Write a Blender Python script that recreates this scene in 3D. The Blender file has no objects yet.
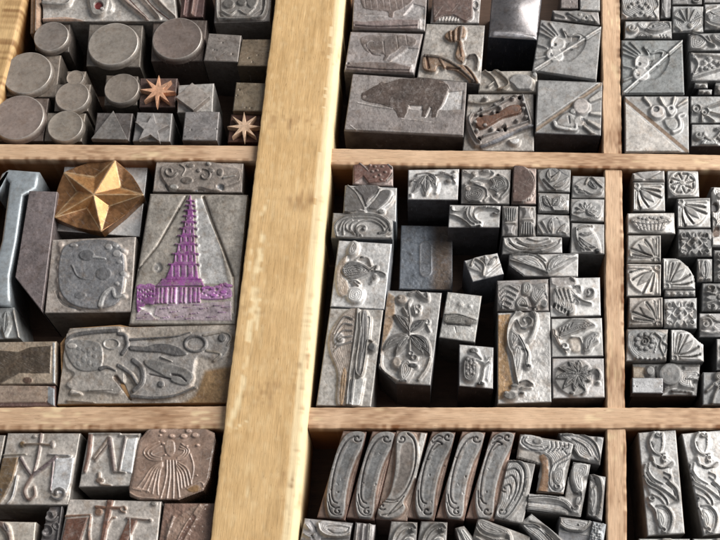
import bpy, bmesh, math, random
import numpy as np
from mathutils import Vector, Matrix
rng = np.random.default_rng(7); random.seed(7)
# ------------------------------------------------------------------ scene + camera (1 unit = 1 cm)
sc = bpy.context.scene
C = sc.collection
sc.unit_settings.system = 'METRIC'; sc.unit_settings.scale_length = 0.01
W0, H0, FPX = 720.0, 540.0, 1200.0
TH = 2.33                                   # type-high, cm
nad = np.array([60.0, -544.0, -FPX]); nad /= np.linalg.norm(nad)      # straight down, in camera axes (x right, y up, -z forward)
Zc = -nad
Xc = np.array([1.0, 0, 0]) - Zc[0]*Zc; Xc /= np.linalg.norm(Xc)
Yc = np.cross(Zc, Xc)
RWC = np.array([Xc, Yc, Zc])                # world = RWC @ camera vector
D_AXIS = 39.0
fwd = RWC @ np.array([0, 0, -1.0])
CAM = np.array([0, 0, TH]) - fwd*D_AXIS     # optical axis meets the printing plane above the world origin
def up(px, py, z):
    """point on the plane at height z that the pixel (px, py) of the photograph shows"""
    px = np.asarray(px, float); py = np.asarray(py, float)
    v = np.stack([px - W0/2, H0/2 - py, -FPX*np.ones_like(px)], -1) @ RWC.T
    t = (z - CAM[2])/v[..., 2]
    return CAM + v*t[..., None]
def pj(P):
    v = (np.asarray(P) - CAM) @ RWC
    return np.stack([W0/2 + FPX*v[..., 0]/-v[..., 2], H0/2 - FPX*v[..., 1]/-v[..., 2]], -1)
cam = bpy.data.cameras.new('camera'); co = bpy.data.objects.new('camera', cam); C.objects.link(co)
M = Matrix([list(RWC[i]) + [CAM[i]] for i in range(3)] + [[0, 0, 0, 1]])
co.matrix_world = M
cam.sensor_fit = 'HORIZONTAL'; cam.sensor_width = 36.0; cam.lens = 36.0*FPX/W0
cam.clip_start = 0.5; cam.clip_end = 2000
sc.camera = co

# ------------------------------------------------------------------ materials
def nt(name):
    m = bpy.data.materials.new(name); m.use_nodes = True
    t = m.node_tree; b = t.nodes['Principled BSDF']
    return m, t, b
def N(t, typ, **k):
    n = t.nodes.new(typ)
    for a, v in k.items():
        if a == 'ins':
            for i, x in v.items(): n.inputs[i].default_value = x
        else: setattr(n, a, v)
    return n
def ramp(t, src, stops):
    r = t.nodes.new('ShaderNodeValToRGB')
    e = r.color_ramp.elements
    while len(e) < len(stops): e.new(0.5)
    for el, (p, c) in zip(e, stops):
        el.position = p; el.color = (c, c, c, 1) if not hasattr(c, '__len__') else tuple(c) + (1,)
    t.links.new(src, r.inputs[0]); return r.outputs[0]
def mixc(t, a, b, f, mode='MIX'):
    m = t.nodes.new('ShaderNodeMix'); m.data_type = 'RGBA'; m.blend_type = mode
    for sock, v in ((m.inputs[6], a), (m.inputs[7], b), (m.inputs[0], f)):
        if isinstance(v, (int, float)): sock.default_value = v
        elif isinstance(v, tuple): sock.default_value = v if len(v) == 4 else v + (1,)
        else: t.links.new(v, sock)
    return m.outputs[2]
def coords(t, scale=(1, 1, 1)):
    tc = N(t, 'ShaderNodeTexCoord'); oi = N(t, 'ShaderNodeObjectInfo')
    mul = N(t, 'ShaderNodeVectorMath', operation='SCALE'); mul.inputs[0].default_value = (37, 53, 71)
    t.links.new(oi.outputs['Random'], mul.inputs['Scale'])
    add = N(t, 'ShaderNodeVectorMath', operation='ADD')
    t.links.new(tc.outputs['Object'], add.inputs[0]); t.links.new(mul.outputs[0], add.inputs[1])
    mp = N(t, 'ShaderNodeMapping'); mp.inputs['Scale'].default_value = scale
    t.links.new(add.outputs[0], mp.inputs[0])
    return mp.outputs[0], oi
def noise(t, vec, scale, detail=4, rough=0.6):
    n = N(t, 'ShaderNodeTexNoise'); n.inputs['Scale'].default_value = scale
    n.inputs['Detail'].default_value = detail; n.inputs['Roughness'].default_value = rough
    t.links.new(vec, n.inputs['Vector']); return n.outputs[0]
def metal_mat(name, metallic=0.55, r0=0.36, r1=0.62, spots=0.55, bump=0.25, mott=1.0):
    """cast type metal: colour of the alloy, the ink left on it and painted highlights from the mesh (alpha = ink film), tarnish, pits and scratches on top"""
    m, t, b = nt(name)
    v, oi = coords(t)
    at = N(t, 'ShaderNodeAttribute', attribute_name='pigment')
    a = noise(t, v, 1.6, 5, .6); c = noise(t, v, 9.0, 5, .65); d = noise(t, v, 42.0, 3, .6)
    k = lambda x: 1+(x-1)*mott
    col = mixc(t, at.outputs['Color'], ramp(t, a, [(.3, k(.64)), (.5, k(.96)), (.72, k(1.2))]), 1.0, 'MULTIPLY')
    col = mixc(t, col, ramp(t, c, [(.28, k(.66)), (.5, 1.0), (.75, k(1.2))]), 1.0, 'MULTIPLY')
    tar = ramp(t, noise(t, v, 3.1, 6, .7), [(.50, 0.0), (.66, spots)])
    col = mixc(t, col, mixc(t, col, (.60, .47, .36, 1), 1.0, 'MULTIPLY'), tar)
    oxi = ramp(t, noise(t, v, 2.3, 6, .72), [(.56, 0.0), (.70, spots*.7)])
    col = mixc(t, col, (.11, .10, .10, 1), oxi)
    rv = N(t, 'ShaderNodeMapRange', ins={3: .74, 4: 1.16}); t.links.new(oi.outputs['Random'], rv.inputs[0])
    col = mixc(t, col, rv.outputs[0], 1.0, 'MULTIPLY')
    col = mixc(t, col, ramp(t, d, [(.25, .5), (.38, 1.0)]), 1.0, 'MULTIPLY')
    sc_ = None
    for sx, sy in ((.5, 14), (13, .7)):
        v0, oi2 = coords(t); ro = N(t, 'ShaderNodeVectorRotate', rotation_type='Z_AXIS'); an = N(t, 'ShaderNodeMath', operation='MULTIPLY'); an.inputs[1].default_value = 6.28*sy
        t.links.new(oi2.outputs['Random'], an.inputs[0]); t.links.new(an.outputs[0], ro.inputs['Angle']); t.links.new(v0, ro.inputs['Vector'])
        mp = N(t, 'ShaderNodeMapping'); mp.inputs['Scale'].default_value = (sx, sy, 1); t.links.new(ro.outputs[0], mp.inputs[0]); z = ramp(t, noise(t, mp.outputs[0], 3.0, 2, .5), [(.67, 0.0), (.71, .2)])
        col = mixc(t, col, (.62, .60, .57, 1), z)
    t.links.new(col, b.inputs['Base Color'])
    mm = N(t, 'ShaderNodeMapRange', ins={3: metallic*.35, 4: metallic}); t.links.new(at.outputs['Alpha'], mm.inputs[0]); t.links.new(mm.outputs[0], b.inputs['Metallic'])
    t.links.new(ramp(t, c, [(.3, r0), (.7, r1)]), b.inputs['Roughness'])
    bp = N(t, 'ShaderNodeBump'); bp.inputs['Strength'].default_value = bump; bp.inputs['Distance'].default_value = .010
    sm = N(t, 'ShaderNodeMath', operation='ADD'); t.links.new(c, sm.inputs[0]); t.links.new(d, sm.inputs[1])
    t.links.new(sm.outputs[0], bp.inputs['Height']); t.links.new(bp.outputs[0], b.inputs['Normal'])
    return m
def wood_mat(name, light, mid, dark, grain=1.0, rough=.62):
    """object X runs along the grain"""
    m, t, b = nt(name)
    v, oi = coords(t, (0.055, 1, 1))
    g = noise(t, v, 5.5*grain, 6, .65); f = noise(t, v, 34*grain, 4, .6)
    v4, _ = coords(t, (.03, 1, 1)); hf = noise(t, v4, 85*grain, 2, .5)
    v2, _ = coords(t); bl = noise(t, v2, .55, 4, .6); sp = noise(t, v2, 14, 3, .6)
    col = mixc(t, dark, mid, ramp(t, g, [(.3, 0.0), (.55, 1.0)]))
    col = mixc(t, col, light, ramp(t, bl, [(.38, 0.0), (.68, .85)]))
    col = mixc(t, col, ramp(t, f, [(.30, .80), (.5, 1.0), (.8, 1.08)]), 1.0, 'MULTIPLY')
    col = mixc(t, col, ramp(t, hf, [(.34, .84), (.5, 1.0), (.7, 1.06)]), 1.0, 'MULTIPLY')
    v3, _ = coords(t, (0.14, 1, 1))
    speck = ramp(t, noise(t, v3, 38, 3, .6), [(.27, .35), (.35, 1.0)])
    col = mixc(t, col, mixc(t, (.30, .19, .10, 1), (1, 1, 1, 1), speck), 1.0, 'MULTIPLY')
    at = N(t, 'ShaderNodeAttribute', attribute_name='worn')  # pale mask: real wear, plus light painted on the divider's chamfer
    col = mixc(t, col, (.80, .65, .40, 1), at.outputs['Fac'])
    at2 = N(t, 'ShaderNodeAttribute', attribute_name='grime_and_tone')
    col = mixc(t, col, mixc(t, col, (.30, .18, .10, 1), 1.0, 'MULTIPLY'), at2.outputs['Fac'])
    t.links.new(col, b.inputs['Base Color'])
    b.inputs['Roughness'].default_value = rough; b.inputs['Specular IOR Level'].default_value = .3
    bp = N(t, 'ShaderNodeBump'); bp.inputs['Strength'].default_value = .35; bp.inputs['Distance'].default_value = .02
    sm = N(t, 'ShaderNodeMath', operation='ADD'); t.links.new(g, sm.inputs[0]); t.links.new(f, sm.inputs[1])
    t.links.new(sm.outputs[0], bp.inputs['Height']); t.links.new(bp.outputs[0], b.inputs['Normal'])
    return m
MAT = dict(
    metal=metal_mat('type_metal', .36, .40, .60, .5, .25),
    satin=metal_mat('worn_satin_metal', .42, .30, .46, .35, .12, .6),
    shiny=metal_mat('polished_metal', .7, .34, .5, .4, .12, .8),
    ink=metal_mat('inked_metal', .12, .42, .62, .5, .3),
    brass=metal_mat('brass', .55, .30, .46, .6, .2),
    wax=metal_mat('varnished_block', .0, .16, .34, .4, .3),
    wood=wood_mat('pine', (.66, .45, .225), (.575, .375, .175), (.42, .26, .11)),
    lath=wood_mat('beech_lath', (.64, .445, .295), (.55, .37, .235), (.43, .265, .155), 1.0),
    floor=wood_mat('case_bottom', (.10, .06, .04), (.07, .04, .027), (.04, .025, .018)),
    block=wood_mat('block_wood', (.36, .22, .11), (.28, .16, .075), (.18, .09, .04), 1.5, .5),
)
# colours: alloy and residue; PALE strokes also paint highlights of lit slopes
PALE = (.52, .49, .455); GREY = (.40, .378, .352); MID = (.30, .29, .285); WARM = (.34, .30, .27); TAUPE = (.25, .215, .19)
DINK = (.155, .155, .16); BINK = (.17, .125, .105); COPPER = (.36, .19, .125); PINK = (.52, .37, .29); GOLD = (.42, .215, .085)
PURPLE = (.29, .08, .29); DARK = (.075, .075, .085); RUST = (.26, .13, .06); BLUE = (.16, .19, .24)

# ------------------------------------------------------------------ drawing language (all in photograph pixels until built)
def cat(pts, n=7, closed=False):
    p = np.asarray(pts, float)
    if len(p) < 3: return p
    if closed: q = np.vstack([p[-1], p, p[0], p[1]])
    else: q = np.vstack([2*p[0]-p[1], p, 2*p[-1]-p[-2]])
    out = []
    for i in range(len(q)-3):
        a, b, c, d = q[i:i+4]
        for s in np.linspace(0, 1, n, endpoint=False):
            out.append(.5*((2*b) + (c-a)*s + (2*a-5*b+4*c-d)*s*s + (-a+3*b-3*c+d)*s**3))
    if not closed: out.append(p[-1])
    return np.array(out)
def L(pts, w=1.6, w1=None, h=1.0, col=None, fl=.9, sm=True): return dict(k='L', p=pts, w=w, w1=w if w1 is None else w1, h=h, col=col, fl=fl, sm=sm)
def P(pts, h=1.0, col=None, fl=.9, sm=False): return dict(k='P', p=pts, h=h, col=col, fl=fl, sm=sm)
def E(cx, cy, rx, ry=None, h=1.0, col=None, fl=.9, rot=0, ring=0): return dict(k='E', p=[(cx, cy)], r=(rx, rx if ry is None else ry), h=h, col=col, fl=fl, rot=rot, ring=ring)
def SP(cx, cy, r0, r1, a0, a1, w=1.4, w1=None, h=1.0, col=None, fl=.8, sq=.88):
    n = max(6, int(abs(a1-a0)/.45)); pts = []
    for i in range(n+1):
        s = i/n; a = a0+(a1-a0)*s; r = r0+(r1-r0)*s
        pts.append((cx+r*math.cos(a), cy-r*sq*math.sin(a)))
    return L(pts, w, w1, h, col, fl)
def leaf(x0, y0, x1, y1, wd, bend=0.0, h=1.0, col=None, fl=1.2, rib=True):
    """pointed leaf from stalk to tip with a cut midrib"""
    d = np.array([x1-x0, y1-y0]); n = np.array([-d[1], d[0]]); ln = np.hypot(*d); n = n/ln
    mid = [np.array([x0, y0])+d*s+n*bend*ln*4*s*(1-s) for s in np.linspace(0, 1, 7)]
    prof = [.08, .62, .95, 1.0, .78, .42, .0]
    a = [tuple(m+n*wd*.5*q) for m, q in zip(mid, prof)]; b = [tuple(m-n*wd*.5*q) for m, q in zip(mid, prof)]
    out = [P(a+b[::-1][1:], h, col, fl)]
    if rib: out.append(L([tuple(m) for m in mid[:-1]], max(.5, wd*.10), .3, -.45, None, .6))
    return out
def T(feats, ox, oy, s):
    """features read off an enlarged crop of the photograph -> photograph pixels"""
    out = []
    for f in flat(feats):
        f = dict(f); f['p'] = [(ox+x/s, oy+y/s) for x, y in f['p']]
        for k in ('w', 'w1', 'ring'):
            if k in f: f[k] = f[k]/s
        if 'r' in f: f['r'] = (f['r'][0]/s, f['r'][1]/s)
        if f['fl'] >= 2: f['fl'] = max(.6, f['fl']/s)
        out.append(f)
    return out
def flat(x):
    o = []
    for i in x:
        if isinstance(i, dict): o.append(i)
        else: o.extend(flat(i))
    return o
def bil(q, u, v):
    q = np.asarray(q, float); u = np.asarray(u, float)[..., None]; v = np.asarray(v, float)[..., None]
    return (1-v)*((1-u)*q[0]+u*q[1]) + v*((1-u)*q[3]+u*q[2])
def UV(q, feats):
    """motif in unit-square coordinates -> laid on the sort whose face is q"""
    q = np.asarray(q, float); s = .5*(np.linalg.norm(q[1]-q[0])+np.linalg.norm(q[3]-q[0])); out = []
    for f in flat(feats):
        f = dict(f)
        pts = [tuple(bil(q, x, y)) for x, y in f['p']]
        if f['k'] == 'E':
            c = f['p'][0]; rx, ry = f['r']; cr, sr = math.cos(f['rot']), math.sin(f['rot']); pts = []
            for i in range(28):
                a = i*math.tau/28; x, y = rx*math.cos(a), ry*math.sin(a)
                pts.append(tuple(bil(q, c[0]+x*cr-y*sr, c[1]+x*sr+y*cr)))
            if f['ring']: f = L(pts+[pts[0]], f['ring'], None, f['h'], f['col'], f['fl'], False)
            else: f = P(pts, f['h'], f['col'], f['fl'])
        f['p'] = pts
        for k in ('w', 'w1'):
            if k in f: f[k] = f[k]*s
        out.append(f)
    return out
def seg_d(X, Y, pts, w0=None, w1=None):
    """distance to a polyline minus half its (tapering) width"""
    n = len(pts)-1; best = np.full(X.shape, 1e9)
    ls = np.hypot(*(np.diff(pts, axis=0).T)) if n else np.array([1.]); cum = np.concatenate([[0], np.cumsum(ls)])/max(ls.sum(), 1e-9)
    for i in range(n):
        a, b = pts[i], pts[i+1]; d = b-a; l2 = d@d+1e-12
        t = np.clip(((X-a[0])*d[0]+(Y-a[1])*d[1])/l2, 0, 1)
        ds = np.hypot(X-a[0]-t*d[0], Y-a[1]-t*d[1])
        if w0 is not None: ds = ds - .5*(w0+(w1-w0)*(cum[i]+t*(cum[i+1]-cum[i])))
        np.minimum(best, ds, out=best)
    return best
def poly_d(X, Y, pts):
    p = np.vstack([pts, pts[:1]]); d = seg_d(X, Y, p); ins = np.zeros(X.shape, bool)
    for i in range(len(p)-1):
        (x0, y0), (x1, y1) = p[i], p[i+1]
        if y0 == y1: continue
        c = ((y0 > Y) != (y1 > Y)) & (X < (x1-x0)*(Y-y0)/(y1-y0)+x0); ins ^= c
    return np.where(ins, -d, d)
def feat_sd(f, X, Y):
    if f['k'] == 'L':
        p = cat(f['p'], 5) if f['sm'] else np.asarray(f['p'], float)
        return seg_d(X, Y, p, f['w'], f['w1'])
    if f['k'] == 'P':
        p = cat(f['p'], 4, True) if f['sm'] else np.asarray(f['p'], float)
        return poly_d(X, Y, p)
    cx, cy = f['p'][0]; rx, ry = f['r']; c, s = math.cos(f['rot']), math.sin(f['rot'])
    x = (X-cx)*c+(Y-cy)*s; y = -(X-cx)*s+(Y-cy)*c
    d = (np.hypot(x/rx, y/ry)-1)*min(rx, ry)
    return np.abs(d)-f['ring']*.5 if f['ring'] else d
def pts_of(f):
    p = np.asarray(f['p'], float)
    if f['k'] == 'E':
        r = max(f['r']); return p.min(0)-r, p.max(0)+r
    pad = max(f.get('w', 0), f.get('w1', 0))+.25*np.ptp(p, axis=0).max()
    return p.min(0)-pad, p.max(0)+pad
def blur(A, r):
    if r < 1: return A
    for ax in (0, 1):
        p = np.pad(A, [(r+1, r) if i == ax else (0, 0) for i in (0, 1)], mode='edge'); c = np.cumsum(p, axis=ax); n = 2*r+1
        A = (np.take(c, np.arange(n, c.shape[ax]), axis=ax)-np.take(c, np.arange(0, c.shape[ax]-n), axis=ax))/n
    return A
def field(feats, X, Y, base, skirt=1.0, mound=0.0, engrave=0.0):
    Hh = np.zeros(X.shape); col = np.broadcast_to(np.asarray(base, float), X.shape+(3,)).copy()
    for f in feats:
        lo, hi = pts_of(f); lo = lo-f['fl']-1; hi = hi+f['fl']+1
        sel = (X > lo[0]) & (X < hi[0]) & (Y > lo[1]) & (Y < hi[1])
        if not sel.any(): continue
        x, y = X[sel], Y[sel]; d = feat_sd(f, x, y)
        m = np.clip(.35-d/f['fl'], 0, 1); m = m*m*(3-2*m)
        patch = np.clip(.45+1.1*smooth_noise(x, y, 31, 3.1)*.6+.5*smooth_noise(x, y, 32, 1.0), .25, 1)
        if f['col'] is not None and f['col'][2] > 2*f['col'][1]: patch = np.clip(.15+.9*smooth_noise(x, y, 41, .75)+.55*patch*smooth_noise(x, y, 42, 4.5), .2, 1)
        h = Hh[sel]; c = col[sel]
        if f.get('fn') is not None: m = m*f['fn'](x, y)
        if engrave and f['k'] == 'P' and f['h'] > .5 and min(hi-lo) > 6:      # contour lines cut inside the larger shapes
            m = m*(1-.15*engrave*np.clip((-d-.5)*2, 0, 1)*(.5+.5*np.cos(6.283*(d+1.45)/1.75)))
        if f['h'] >= 0:
            new = f['h']*m; up_ = new >= h-.06; h = np.maximum(h, new)
            if f['col'] is not None:
                wgt = (np.clip((m-.3)/.35, 0, 1) if f['fl'] < 1.6 else m)*up_*patch; c = c*(1-wgt[:, None])+np.asarray(f['col'])*wgt[:, None]
        else:
            h = h+f['h']*m
            if f['col'] is not None: wgt = np.clip((m-.2)/.5, 0, 1); c = c*(1-wgt[:, None])+np.asarray(f['col'])*wgt[:, None]
        Hh[sel] = h; col[sel] = c
    # cast metal: the relief grows out of a sloping skirt and has no knife edges
    st = np.hypot(X[0, -1]-X[0, 0], Y[0, -1]-Y[0, 0])/(X.shape[1]-1)
    if mound:
        g = blur(blur((Hh > .3).astype(float), int(round(1.5/st))), int(round(1.3/st)))
        g = np.clip((g-.22)/.30, 0, 1); g = g*g*(3-2*g)*mound
        Hh = np.where(Hh >= 0, np.maximum(Hh, g), Hh)
    b = blur(blur(np.maximum(Hh, 0), int(round(1.0/st))), int(round(.9/st)))
    Hh = np.where(Hh >= 0, np.maximum(Hh, np.clip(b*1.15, 0, .5)*skirt), Hh)
    return np.clip(blur(Hh, 1)*.5+Hh*.5, -.9, 1.6), col

# ------------------------------------------------------------------ mesh building
def mesh_obj(name, verts, faces, mat, parent=None, smooth=False, **attrs):
    me = bpy.data.meshes.new(name); me.from_pydata([tuple(map(float, v)) for v in verts], [], faces); me.update()
    for k, a in attrs.items():
        a = np.asarray(a, float)
        if a.ndim == 2:
            at = me.attributes.new(k, 'FLOAT_COLOR', 'POINT'); at.data.foreach_set('color', np.concatenate([a, np.ones((len(a), 1))], 1).astype(np.float32).ravel())
        else:
            at = me.attributes.new(k, 'FLOAT', 'POINT'); at.data.foreach_set('value', a.astype(np.float32))
    me.materials.append(MAT[mat])
    if smooth: me.polygons.foreach_set('use_smooth', [True]*len(me.polygons))
    o = bpy.data.objects.new(name, me); C.objects.link(o)
    if parent is not None: o.parent = parent
    return o
def thing(name, label, cat_, loc, group=None, kind=None):
    o = bpy.data.objects.new(name, None); o.empty_display_size = .3; C.objects.link(o); o.location = loc
    o['label'] = label; o['category'] = cat_
    if group: o['group'] = group
    if kind: o['kind'] = kind
    return o
def prism(name, poly, z0, z1, mat, parent, col, org, bev=.02, lean=0.0):
    """solid from a plan outline; softened top edge; slight taper in the foot"""
    p = np.asarray(poly, float); n = len(p)
    a = sum(p[i][0]*p[(i+1) % n][1]-p[(i+1) % n][0]*p[i][1] for i in range(n))
    if a < 0: p = p[::-1]
    prv, nxt = np.roll(p, 1, 0), np.roll(p, -1, 0)
    e1 = p-prv; e1 /= np.linalg.norm(e1, axis=1)[:, None]; e2 = nxt-p; e2 /= np.linalg.norm(e2, axis=1)[:, None]
    nn = np.stack([-e1[:, 1]-e2[:, 1], e1[:, 0]+e2[:, 0]], 1); den = np.maximum(.35, 1+(e1*e2).sum(1))[:, None]
    inn = nn/den
    rings = [(0.0, z0), (0.0, z1-bev*1.2), (bev*.35, z1-bev*.35), (bev, z1)]
    if bev > .05: rings = [(0.0, z0)]+[(bev*(1-math.cos(a)), z1-bev*(1-math.sin(a))) for a in np.linspace(0, math.pi/2, 9)]
    v = []; nr = len(rings)
    for ins, z in rings:
        q = p+inn*ins; v += [(x-org[0], y-org[1], z-org[2]) for x, y in q]
    f = []
    for r in range(nr-1):
        for i in range(n): f.append((r*n+i, r*n+(i+1) % n, (r+1)*n+(i+1) % n, (r+1)*n+i))
    f.append(tuple(range((nr-1)*n, nr*n))); f.append(tuple(range(n-1, -1, -1)))
    return mesh_obj(name, v, f, mat, parent, bev > .05, pigment=np.tile(np.asarray(col, float), (len(v), 1)))
def smooth_noise(X, Y, seed, sc_):
    """cheap value noise"""
    r = np.random.default_rng(seed); G = r.random((64, 64))
    x, y = X/sc_+r.random()*40, Y/sc_+r.random()*40
    i, j = np.floor(x).astype(int), np.floor(y).astype(int); u, v = x-i, y-j
    u = u*u*(3-2*u); v = v*v*(3-2*v)
    g = lambda a, b: G[a % 64, b % 64]
    return (g(i, j)*(1-u)+g(i+1, j)*u)*(1-v)+(g(i, j+1)*(1-u)+g(i+1, j+1)*u)*v
SEED = [100]
def sort(name, label, q, feats=(), col=GREY, bcol=None, z=TH, rel=.10, mat='metal', bmat='metal', group=None, cat_='type sort',
         poly=None, step=.5, face='printing_face', zb=0.0, rough=.05, wear_glint=.15, edge=.016, fcol=None, crown=0.0, poly_flat=False, ink=.56, skirt=1.0, groove=False, mound=0.0):
    """one piece of type: a metal (or wood) body and the cast or cut face on top of it"""
    SEED[0] += 1
    rel = rel*(1.2 if mat == 'metal' and rel > .06 and not poly_flat else 1.0); q = np.asarray(q, float); zs = z-rel
    c = q.mean(0); org = up(c[0], c[1], zs)*np.array([1, 1, 0])+np.array([0, 0, zb])
    root = thing(name, label, cat_, tuple(org), group)
    body_px = np.asarray(poly, float) if poly is not None else q
    bw = up(body_px[:, 0], body_px[:, 1], zs)[:, :2]
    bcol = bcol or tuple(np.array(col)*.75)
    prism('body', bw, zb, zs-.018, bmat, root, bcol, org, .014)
    # the face as a fine relief
    qs = up(q[:, 0], q[:, 1], zs)[:, :2]
    s = .0325*step
    nx = int(np.clip(max(np.linalg.norm(qs[1]-qs[0]), np.linalg.norm(qs[2]-qs[3]))/s, 12, 330)); ny = int(np.clip(max(np.linalg.norm(qs[3]-qs[0]), np.linalg.norm(qs[2]-qs[1]))/s, 12, 330))
    u = np.linspace(0, 1, nx+1); v = np.linspace(0, 1, ny+1); U, V = np.meshgrid(u, v)
    # keep the border just inside the body
    XY = bil(qs, U, V); lx = np.linalg.norm(qs[1]-qs[0]); ly = np.linalg.norm(qs[3]-qs[0])
    k = .010
    Ui = k/lx+U*(1-2*k/lx); Vi = k/ly+V*(1-2*k/ly); XY = bil(qs, Ui, Vi)
    Pp = pj(np.concatenate([XY, np.full(XY.shape[:2]+(1,), z)], -1))
    X, Y = Pp[..., 0], Pp[..., 1]
    fl_ = flat(feats)
    if groove:      # engraved centre line along the broad strokes
        fl_ = fl_+[dict(f, w=max(.6, f['w']*.26), w1=max(.5, f['w1']*.26), h=-.34, col=(.12, .115, .11), fl=.6) for f in fl_ if f['k'] == 'L' and f['h'] > .5 and f['w'] >= 1.7 and f['w1'] < 4]
    Hh, colr = field(fl_, X, Y, fcol if fcol is not None else col, skirt, mound, 1.0 if groove else 0.0)
    r2 = smooth_noise(X, Y, SEED[0], 2.6); r3 = smooth_noise(X, Y, SEED[0]+900, 1.1); r4 = smooth_noise(X, Y, SEED[0]+1700, 9)
    zz = zs+rel*Hh+(r2-.5)*rough*.06+(r3-.5)*rough*.04+(r4-.5)*rough*.07
    if crown: zz = zz+crown*np.sin(np.pi*U)*np.sin(np.pi*V)
    # a film of old ink on the printing faces, rubbed off in patches
    film = np.clip((Hh-.72)/.2, 0, 1)*np.clip(.35+1.2*r4*.6+.5*r2, 0, 1) if mat == 'metal' else 0*Hh
    colr = colr*(1-ink*film[..., None])
    # edge wear and painted glints: convex edges of the relief are made lighter
    if wear_glint:
        lap = np.zeros_like(Hh); lap[1:-1, 1:-1] = Hh[1:-1, 1:-1]*4-Hh[:-2, 1:-1]-Hh[2:, 1:-1]-Hh[1:-1, :-2]-Hh[1:-1, 2:]
        wv = np.clip(lap*2.2, 0, 1)*wear_glint*(.35+.9*r2)
        colr = colr*(1-wv[..., None])+np.array([.54, .52, .49])*wv[..., None]
    colr = colr*(.86+.28*r4)[..., None]
    # distance to the rim, rounded over
    if poly is None:
        du = np.minimum(U*lx, (1-U)*lx); dv = np.minimum(V*ly, (1-V)*ly); dd = np.minimum(du, dv)
        keep = np.ones(U.shape, bool)
    else:
        Q2 = pj(np.concatenate([XY, np.full(XY.shape[:2]+(1,), zs)], -1))
        dd = -poly_d(Q2[..., 0], Q2[..., 1], body_px)*.0325-.008
        keep = dd > -.03
    ee = edge*(.6+.9*r2)
    t = np.clip(1-dd/np.maximum(ee, 1e-4), 0, 1.4)
    zz = zz-ee*.9*(1-np.sqrt(np.clip(1-np.minimum(t, 1)**2, 0, 1)))
    zz = np.where(dd <= .002, zs-.03, zz)
    Vv = np.concatenate([XY-org[:2], (zz-org[2])[..., None]], -1).reshape(-1, 3)
    kid = np.full(U.shape, -1); 
    idx = np.arange((nx+1)*(ny+1)).reshape(ny+1, nx+1)
    fk = keep[:-1, :-1] & keep[1:, :-1] & keep[:-1, 1:] & keep[1:, 1:]
    a, b, c_, d_ = idx[:-1, :-1][fk], idx[1:, :-1][fk], idx[1:, 1:][fk], idx[:-1, 1:][fk]
    F = np.stack([a, b, c_, d_], 1)
    used = np.unique(F); re_ = np.full(idx.size, -1); re_[used] = np.arange(len(used))
    o = fast_mesh(face, Vv[used], re_[F], mat, root, np.concatenate([colr, 1-film[..., None]], -1).reshape(-1, 4)[used])
    return root
def fast_mesh(name, V, F, mat, parent, col=None, worn=None, grime_and_tone=None):
    me = bpy.data.meshes.new(name)
    me.vertices.add(len(V)); me.vertices.foreach_set('co', np.asarray(V, np.float32).ravel())
    me.loops.add(F.size); me.loops.foreach_set('vertex_index', F.astype(np.int32).ravel())
    me.polygons.add(len(F)); me.polygons.foreach_set('loop_start', np.arange(0, F.size, 4, dtype=np.int32))
    me.update(calc_edges=True); me.validate()
    me.polygons.foreach_set('use_smooth', np.ones(len(me.polygons), bool))
    if col is not None:
        at = me.attributes.new('pigment', 'FLOAT_COLOR', 'POINT'); at.data.foreach_set('color', (col if col.shape[1] == 4 else np.concatenate([col, np.ones((len(col), 1))], 1)).astype(np.float32).ravel())
    for nm, a in (('worn', worn), ('grime_and_tone', grime_and_tone)):
        if a is not None:
            at = me.attributes.new(nm, 'FLOAT', 'POINT'); at.data.foreach_set('value', np.asarray(a, np.float32).ravel())
    me.materials.append(MAT[mat])
    o = bpy.data.objects.new(name, me); C.objects.link(o)
    if parent is not None: o.parent = parent
    return o
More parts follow.
